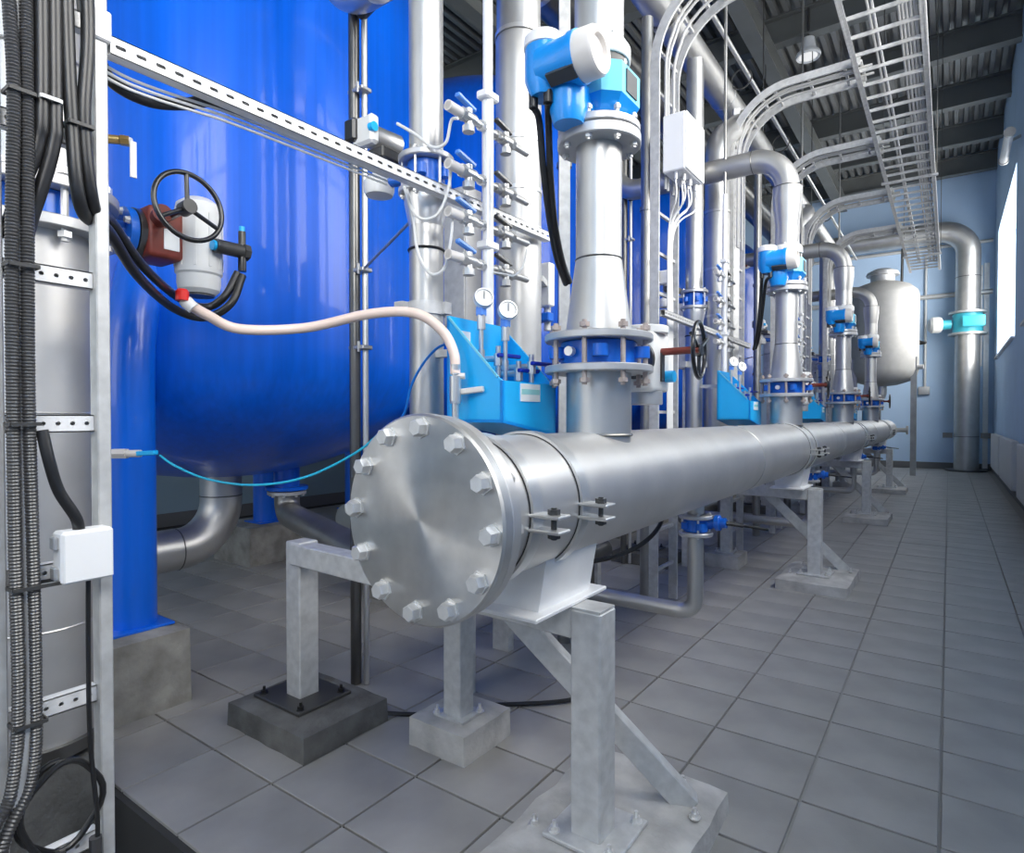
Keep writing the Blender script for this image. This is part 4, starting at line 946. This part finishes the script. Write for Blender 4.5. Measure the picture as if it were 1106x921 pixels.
e = c0.lerp(c1, .80); b = MB(); b.cyl(e, e + V((.03, .02, .0)), .012, n=10); b.bar(c0.lerp(c1, .62) + V((.01, .02, -.01)), c0.lerp(c1, .62) + V((.10, .045, .0)), .022, .022, bev=.004); P('lever', b, 'warm_white', t)
# thin plastic tubes
b = MB(); b.tube(smooth([(-3.112, 1.414, 1.295), (-3.036, 1.456, 1.242), (-2.889, 1.536, 1.181), (-2.644, 1.626, 1.162), (-2.398, 1.727, 1.206), (-2.130, 1.796, 1.325), (-1.970, 1.812, 1.432)], 10), .0055, 8)
S1('cyan_tube', b, 'tube_cyan', 'thin cyan plastic tube sagging from the tank leg towards the end flange', 'tube', (-3.112, 1.414, 1.295))
b = MB(); b.tube(smooth([(-1.930, 1.792, 1.432), (-1.851, 1.811, 1.491), (-1.812, 1.815, 1.605), (-1.756, 1.818, 1.687), (-1.683, 1.821, 1.750), (-1.600, 1.806, 1.772)], 10), .0055, 8)
S1('blue_tube', b, 'tube_blue', 'thin dark blue plastic tube rising behind the end flange to the blue sink', 'tube', (-1.930, 1.792, 1.432))

# white slotted strut from the ladder past the pipes
t = T('slotted_strut', 'long white slotted strut running level from the near ladder along the pipes', 'strut', (-1.70, .66, 2.41))
b = MB(); strut(b, (-1.70, .665, 2.405), (-1.70, 2.72, 2.42), .046, .035, (1, 0, 0), pitch=.048, hl=.026, hw=.011); P('channel', b, 'white_strut', t)
for q, (px_, lab) in enumerate(((0, 'upper'), (.012, 'middle'), (.024, 'lower'))):
    b = MB(); b.tube(smooth([V(p) - V((.004 * q, 0, px_ * 1.0)) for p in ((-1.748, 0.651, 2.375), (-1.748, 0.720, 2.364), (-1.748, 0.801, 2.366), (-1.748, 0.903, 2.375), (-1.748, 1.059, 2.385), (-1.748, 1.632, 2.393))], 8), .0042, 8)
    S1('strut_wire', b, 'tube_white', lab + ' thin pale wire lying behind the white slotted strut', 'wire', (-1.745, .66, 2.4), 'wires behind the slotted strut')
t = T('slotted_strut', 'shorter slotted strut running level behind the handwheel of the nearest riser valve', 'strut', (-1.64, 4.7, 2.2))
b = MB(); strut(b, (-1.64, 4.15, 2.22), (-1.64, 6.45, 2.20), .046, .035, (1, 0, 0), pitch=.048, hl=.026, hw=.011); P('channel', b, 'galvanised', t)
# white pneumatic lines round the first upright pipe
for q, (pts, lab) in enumerate((
    ([(-1.907, 1.833, 2.720), (-1.807, 1.843, 2.650), (-1.737, 1.868, 2.590), (-1.686, 1.892, 2.605), (-1.655, 1.890, 2.683), (-1.620, 1.890, 2.684)], 'white air line looping from the actuator to the topmost tap'),
    ([(-1.812, 1.778, 2.418), (-1.781, 1.800, 2.316), (-1.741, 1.829, 2.285), (-1.695, 1.862, 2.316), (-1.664, 1.884, 2.418), (-1.648, 1.883, 2.523)], 'white air line hanging in a loop below the slotted strut'),
    ([(-1.817, 1.799, 2.414), (-1.795, 1.814, 2.292), (-1.780, 1.825, 2.158), (-1.732, 1.847, 2.068), (-1.679, 1.873, 2.088), (-1.651, 1.881, 2.199), (-1.645, 1.885, 2.282)], 'long white air line hanging to the pipe clamp'),
    ([(-1.62, 2.10, 2.11), (-1.562, 2.129, 2.096), (-1.503, 2.122, 2.082), (-1.474, 2.142, 2.122), (-1.472, 2.168, 2.198)], 'thin white line looping below the lowest far-side tap'))):
    b = MB(); b.tube(smooth(pts, 10), .0065 if q < 3 else .004, 8)
    S1('air_line', b, 'tube_white', lab, 'air line', tuple(pts[0]), 'white air lines')
# black hose along the floor under the header
b = MB(); b.tube(smooth([(-2.555, 1.738, 0.112), (-2.15, 2.15, .012), (-1.95, 2.4, .012), (-1.6, 2.7, .02), (-1.5, 3.0, .012)], 10), .011, 8)
S1('floor_hose', b, 'rubber', 'thin black hose lying on the tiles under the end flange', 'hose', (-2.1, 2.2, 0))
b = MB(); b.tube(smooth([(-1.75, 2.45, .80), (-1.5, 2.75, .74), (-1.3, 3.0, .82), (-1.28, 3.25, .98), (-1.4, 3.4, 1.3)], 10), .012, 8)
S1('sagging_cable', b, 'rubber', 'black cable sagging below the header between saddle and drop pipe', 'cable', (-1.75, 2.45, .8))

# ------------------------------------------------------------------ overhead cable tray and its feeder ladders
TZ, TXl, TXr = 4.60, -.72, -.176
t = T('cable_tray', 'long galvanised ladder tray hung below the ceiling over the walkway', 'cable tray', ((TXl + TXr) / 2, 1.0, TZ))
for x in (TXl, TXr):
    b = MB(); b.box((x, 8.8, TZ + .03), (.014, 14.0, .075)); b.box((x + (.016 if x == TXl else -.016), 8.8, TZ), (.04, 14.0, .008)); P('side_rail', b, 'galvanised', t)
for q in range(47):
    inst('rung', 'tray_rung', lambda mb: mb.box((0, 0, 0), (.014, .03, TXr - TXl - .014)), 'galvanised', t, ((TXl + TXr) / 2, 1.95 + .295 * q, TZ + .012), (1, 0, 0))
for yb_ in (4.6, 9.5, 14.1):
    b = MB(); b.box(((TXl + TXr) / 2, yb_, TZ - .03), (.62, .04, .03)); hb_ = P('hanger', b, 'galvanised', t)
    for x in (TXl - .02, TXr + .02):
        b = MB(); b.cyl((x, yb_, TZ - .03), (x, yb_, 8.72), .006, n=6); P('hanger_rod', b, 'steel_dark', hb_)
for q in range(7):
    x = TXr - .06 - .028 * q - (.13 if q > 4 else 0); r_ = .010 + .002 * (q % 2)
    pts = [(x + random.uniform(-.006, .006), 1.8 + 1.9 * k_, TZ + .024 + r_ + random.uniform(0, .006)) for k_ in range(8)]
    b = MB(); b.tube(smooth(pts, 5), r_, 8)
    S1('tray_cable', b, 'cable_grey' if q != 5 else 'flange_steel', ['rightmost pale cable lying in the overhead tray', 'second pale cable from the right in the overhead tray', 'third pale cable from the right in the overhead tray', 'fourth pale cable from the right in the overhead tray', 'fifth pale cable from the right in the overhead tray', 'stray grey cable near the middle of the overhead tray', 'leftmost pale cable in the overhead tray'][q], 'cable', tuple(pts[0]), 'cables in the overhead tray')
ladY = [4.55, 6.48, 8.35, 10.3, 12.25]; LDX = -1.80
def feeder(y, idx):
    w = ['nearest', 'second', 'third', 'fourth', 'farthest'][idx]
    tt = T('feeder_ladder', 'curved galvanised cable ladder rising behind the header to the overhead tray, %s one' % w, 'cable ladder', (LDX, y, 0), 'curved feeder ladders')
    path = fillet([(LDX, y, .02), (LDX, y, TZ + .06), (TXl + .05, y, TZ + .06)], .55, 12)
    W = .20
    for s_ in (-1, 1):
        b = MB(); n0 = len(path)
        for i, p in enumerate(path):
            tn = (path[min(i + 1, n0 - 1)] - path[max(i - 1, 0)]).normalized(); nn = tn.cross(V((0, 1, 0))).normalized()
            for (aa, bb) in ((-.01, -.035), (.01, -.035), (.01, .035), (-.01, .035)):
                b.v.append(tuple(p + V((0, s_ * W, 0)) + V((0, aa, 0)) + nn * bb))
            if i:
                k0 = (i - 1) * 4
                for e in range(4): b.f.append((k0 + e, k0 + (e + 1) % 4, k0 + 4 + (e + 1) % 4, k0 + 4 + e))
        b.f.append((0, 1, 2, 3)); k0 = (n0 - 1) * 4; b.f.append((k0 + 3, k0 + 2, k0 + 1, k0))
        P('side_rail', b, 'galvanised', tt)
    for p in resample(path, .30)[1:]:
        inst('rung', 'feeder_rung', lambda mb: mb.box((0, 0, 0), (.022, .022, .39)), 'galvanised', tt, p, (0, 1, 0))
    return path
for q, y in enumerate(ladY): path = feeder(y, q)
w5 = ['nearest', 'second', 'third', 'fourth', 'farthest']
for q, y in enumerate(ladY):
    for k_, dy in enumerate((-.10, -.05, .06)):
        pp = [V((p.x + .03 * (1 if p.z < TZ - .2 else .4), y + dy, p.z)) for p in fillet([(LDX + .012, y, 3.2), (LDX + .012, y, TZ + .045), (TXl + .12, y, TZ + .045)], .53, 10)]
        b = MB(); b.tube(pp, .012, 8)
        S1('feeder_cable', b, 'cable_grey', '%s pale cable following the %s curved feeder ladder' % (['left', 'middle', 'right'][k_], w5[q]), 'cable', tuple(pp[0]), 'cables on feeder ladders')
# junction box with many glands on the nearest feeder ladder
t = T('wall_box', 'pale grey junction box with cable glands on the nearest curved feeder ladder', 'junction box', (-1.66, 4.55, 3.2))
bc = V((-1.66, 4.56, 3.50))
b = MB(); b.box(bc, (.17, .40, .42), bev=.008); P('body', b, 'plastic_white', t)
b = MB(); b.box(bc + V((.09, 0, 0)), (.014, .39, .41), bev=.003); P('lid', b, 'plastic_white', t)
for q in range(6):
    p = bc + V((.0 + .04 * (q % 2), -.16 + .064 * q, -.21))
    b = MB(); b.cyl(p, p - V((0, 0, .05)), .016, n=10); P('gland', b, 'flange_steel', t)
for q in range(6):
    p = bc + V((.0 + .04 * (q % 2), -.16 + .064 * q, -.25))
    b = MB(); b.tube(smooth([p, p - V((0.0, -.01, .15)), V((-1.75, 4.50 + .02 * q, 2.9)), V((-1.755, 4.50 + .02 * q, 2.2)), V((-1.755, 4.50 + .02 * q, 1.3))], 8), .007, 8)
    S1('gland_cable', b, 'tube_white', '%s pale cable dropping from the glands of the feeder junction box' % ['first', 'second', 'third', 'fourth', 'fifth', 'sixth'][q], 'cable', tuple(p), 'cables below the junction box')

# overhead pipes running down the hall
t = T('overhead_pipe', 'thick stainless pipe running overhead the length of the filter row', 'pipe', (-1.98, 9, 4.85))
b = MB(); b.cyl((-1.98, 1.0, 4.87), (-1.98, 15.5, 4.87), .135, n=36); P('pipe', b, 'steel', t)
for y in (3.2, 6.6, 9.0, 12.0): b = MB(); b.torus((-1.98, y, 4.87), (0, 1, 0), .135, .006, 36, 6); P('weld_seam', b, 'steel_bright', t)
for y in (4.9, 8.3, 11.7):
    b = MB(); b.lathe((-1.98, y, 4.87), (0, 1, 0), [(.136, 0), (.145, 0), (.145, .05), (.136, .05)], 36); b.cyl((-1.98, y + .025, 5.0), (-1.98, y + .025, 7.85), .008, n=6); P('hanger', b, 'steel_dark', t)
t = T('overhead_pipe', 'wider grey pipe overhead, wall side of the filter row', 'pipe', (-2.75, 9, 5.0))
b = MB(); b.cyl((-2.75, .6, 5.05), (-2.75, 15.5, 5.05), .20, n=36); P('pipe', b, 'steel_dark', t)
b = MB(); b.lathe((-2.75, 4.2, 5.05), (0, 1, 0), [(.2, 0), (.215, 0), (.215, .05), (.2, .05)], 36); P('band', b, 'steel', t)
for y in (4.9, 11.7):
    b = MB(); b.cyl((-2.75, y + .02, 5.2), (-2.75, y + .02, 7.85), .008, n=6); P('hanger', b, 'steel_dark', t)
t = T('overhead_conduit', 'thin bright conduit clipped beside the thick overhead pipe', 'conduit', (-1.72, 9, 4.95))
b = MB(); b.cyl((-1.70, 1.2, 4.97), (-1.70, 15.5, 4.97), .022, n=14); P('tube', b, 'steel_bright', t)
for y in (4.9, 6.5, 8.3, 11.7):
    b = MB(); b.torus((-1.76, y, 4.94), (0, 1, 0), .10, .008, 20, 6); P('clip', b, 'dark_grey', t)
t = T('header_lamp', 'round white ceiling lamp hanging below the deck', 'lamp', (-2.07, 11.85, 7.9))
b = MB(); b.lathe((-2.07, 11.85, 7.80), (0, 0, 1), [(.15, .02), (.19, 0), (.205, .03), (.19, .08), (.13, .12), (.10, .33), (0, .35)], 36); P('shade', b, 'frame_white', t)
b = MB(); b.lathe((-2.07, 11.85, 7.815), (0, 0, 1), [(0, 0), (.15, .004), (.15, .03), (0, .03)], 36); P('diffuser', b, 'lamp_lit', t)
b = MB(); b.cyl((-2.07, 11.85, 8.1), (-2.07, 11.85, 8.72), .02, n=8); P('stem', b, 'dark_grey', t)

# ------------------------------------------------------------------ far end of the hall
t = T('pressure_vessel', 'pale grey upright vessel on legs at the far end of the filter row', 'tank', (-1.45, 18.8, 0))
vx, vy, vr = -1.45, 18.75, .82
b = MB(); b.lathe((vx, vy, 0), (0, 0, 1), [(0, 2.28), (.35, 2.32), (.65, 2.42), (.78, 2.56), (vr, 2.70), (vr, 4.62), (.79, 4.74), (.62, 4.90), (.30, 5.02), (.30, 5.02)], 56); P('shell', b, 'vessel_grey', t)
b = MB(); b.cyl((vx, vy, 4.98), (vx, vy, 5.22), .28, n=32); b.disc((vx, vy, 5.18), (0, 0, 1), .38, .05, 32); b.lathe((vx, vy, 5.23), (0, 0, 1), [(.36, 0), (.36, .04), (.2, .12), (0, .14)], 32); P('manhole', b, 'flange_steel', t)
for a in (-.35, 1.75, 3.85):
    x = vx + vr * .93 * math.cos(a); y = vy + vr * .93 * math.sin(a)
    b = MB(); b.box((x, y, 1.50), (.13, .12, 3.0)); P('leg', b, 'steel_mid', t)
b = MB(); b.cyl((vx + vr - .05, vy - .2, 2.75), (vx + vr + .1, vy - .22, 2.75), .06, n=16); P('nozzle', b, 'flange_steel', t)
b = MB(); b.tube(fillet([(vx, vy, 2.3), (vx, vy, 1.9), (vx - 1.2, vy, 1.9)], .25, 8), .12, 20); P('outlet', b, 'steel', t)
t = T('wall_pipe', 'thick grey pipe with elbow standing by the far wall near the corner', 'pipe', (.39, 20.85, 0))
px_, py_ = .39, 20.85
b = MB(); b.tube(fillet([(px_, py_, .05), (px_, py_, 6.62), (-3.2, py_, 6.62)], .65, 14), .285, 40); P('pipe', b, 'steel', t)
for z in (3.72, 4.30): b = MB(); b.ringdisc((px_, py_, z), (0, 0, 1), .44, .26, .06, 36); P('flange', b, 'flange_steel', t)
for z in (.95, 5.3): b = MB(); b.torus((px_, py_, z), (0, 0, 1), .285, .01, 36, 6); P('weld_seam', b, 'steel_dark', t)
b = MB(); b.disc((px_, py_, 0), (0, 0, 1), .48, .05, 36); P('foot_flange', b, 'steel_dark', t)
for s_ in (-1, 1): b = MB(); b.box((px_ + s_ * .42, py_, .98), (.22, .10, .14)); P('bracket_lug', b, 'steel_dark', t)
t = T('wall_pipe_valve', 'teal butterfly valve with white actuator on the pipe by the far wall', 'valve', (px_, py_, 4.0))
b = MB(); b.ringdisc((px_, py_, 3.785), (0, 0, 1), .34, .26, .51, 40); P('body', b, 'valve_teal', t)
b = MB(); b.box((px_ + .12, py_ - .44, 4.05), (.5, .12, .30), bev=.03); P('name_boss', b, 'valve_teal', t)
b = MB(); b.cyl((px_ - .38, py_ - .1, 4.03), (px_ - .62, py_ - .16, 4.03), .13, n=20); P('neck', b, 'valve_teal', t)
b = MB(); b.lathe((px_ - .60, py_ - .16, 4.03), (-1, -.3, 0), [(0, 0), (.2, 0), (.22, .05), (.22, .22), (.16, .28), (0, .28)], 28); P('actuator', b, 'cast_white', t)
b = MB(); b.tube(smooth([(-.75, py_ - .2, 3.9), (-.72, py_ - .3, 3.62), (-.55, py_ - .3, 3.55), (-.90, py_ - .25, 3.6), (-1.15, py_ - .3, 4.1), (-1.12, py_ - .4, 5.2), (-1.10, py_ - .5, 6.2)], 10)[10:], .035, 8)
S1('valve_cable', b, 'rubber', 'black cable dropping to the teal valve by the far wall', 'cable', (-.9, py_ - .3, 3.6))
t = T('wall_conduit', 'thin grey conduit with a socket box on the far wall', 'conduit', (-.55, BY - .05, 1.9))
b = MB(); b.cyl((-.58, BY - .04, 2.35), (-.58, BY - .04, 6.2), .035, n=12); P('tube', b, 'conduit', t)
b = MB(); b.box((-.60, BY - .06, 2.25), (.28, .10, .24), bev=.02); P('socket_box', b, 'flange_steel', t)
t = T('wall_alarm', 'small round grey device on the far wall beside the vessel', 'device', (-1.0, BY - .05, 4.0))
b = MB(); b.disc((-1.18, BY - .10, 3.55), (0, 1, 0), .14, .10, 24, .02); P('case', b, 'cast_white', t)
for q, (z, lab) in enumerate(((6.35, 'upper'), (4.95, 'lower'))):
    b = MB(); b.cyl((-4, BY - .08, z), (RX - .05, BY - .08, z + .0), .05 if q == 0 else .07, n=14)
    S1('wall_run_pipe', b, 'conduit', lab + ' thin grey pipe running level across the far wall', 'pipe', (-1, BY - .08, z), 'pipes on the far wall')
b = MB(); b.box((.82, BY - .03, 2.9), (.12, .05, 5.7)); b.box((.70, BY - .03, 4.3), (.06, .05, 2.8)); S1('wall_trunking', b, 'conduit', 'upright grey cable trunking in the corner of the far wall', 'trunking', (.82, BY - .03, .1))
# radiators under the windows
for q, (y0_, y1_) in enumerate(((17.0, 19.9), (13.5, 16.5), (9.5, 12.5))):
    t = T('radiator', '%s white sectional radiator under the right-hand windows' % ['farthest', 'middle', 'nearest'][q], 'radiator', (.86, (y0_ + y1_) / 2, .2), 'radiators on the right wall')
    n_ = 24
    for k_ in range(n_):
        y = y0_ + (y1_ - y0_) * (k_ + .5) / n_
        inst('section', 'rad_sec', lambda mb: mb.box((0, 0, 0), (.09, .105, .86), bev=.02), 'radiator', t, (.925, y, .64), (0, 0, 1))
    b = MB(); b.cyl((.925, y0_ - .05, 1.0), (.925, y1_ + .05, 1.0), .03, n=12); b.cyl((.925, y0_ - .05, .27), (.925, y1_ + .05, .27), .03, n=12); P('water_pipe', b, 'radiator', t)
    b = MB()
    for y in (y0_ + .3, y1_ - .3): b.box((.965, y, .64), (.06, .05, .5))
    P('wall_bracket', b, 'flange_steel', t)
# tube lamp on a wall arm by the corner
t = T('wall_lamp', 'white tube lamp on a wall arm high beside the far right window', 'lamp', (.9, 14.0, 6.6))
b = MB(); b.cyl((.80, 13.5, 6.35), (.80, 14.9, 6.35), .07, n=16); P('tube', b, 'plastic_white', t)
for y in (13.48, 14.9): b = MB(); b.cyl((.80, y, 6.35), (.80, y + .05, 6.35), .085, n=16); P('end_cap', b, 'flange_steel', t)
b = MB(); b.bar((.80, 14.2, 6.42), (1.0, 14.2, 6.5), .05, .04); P('arm', b, 'flange_steel', t)
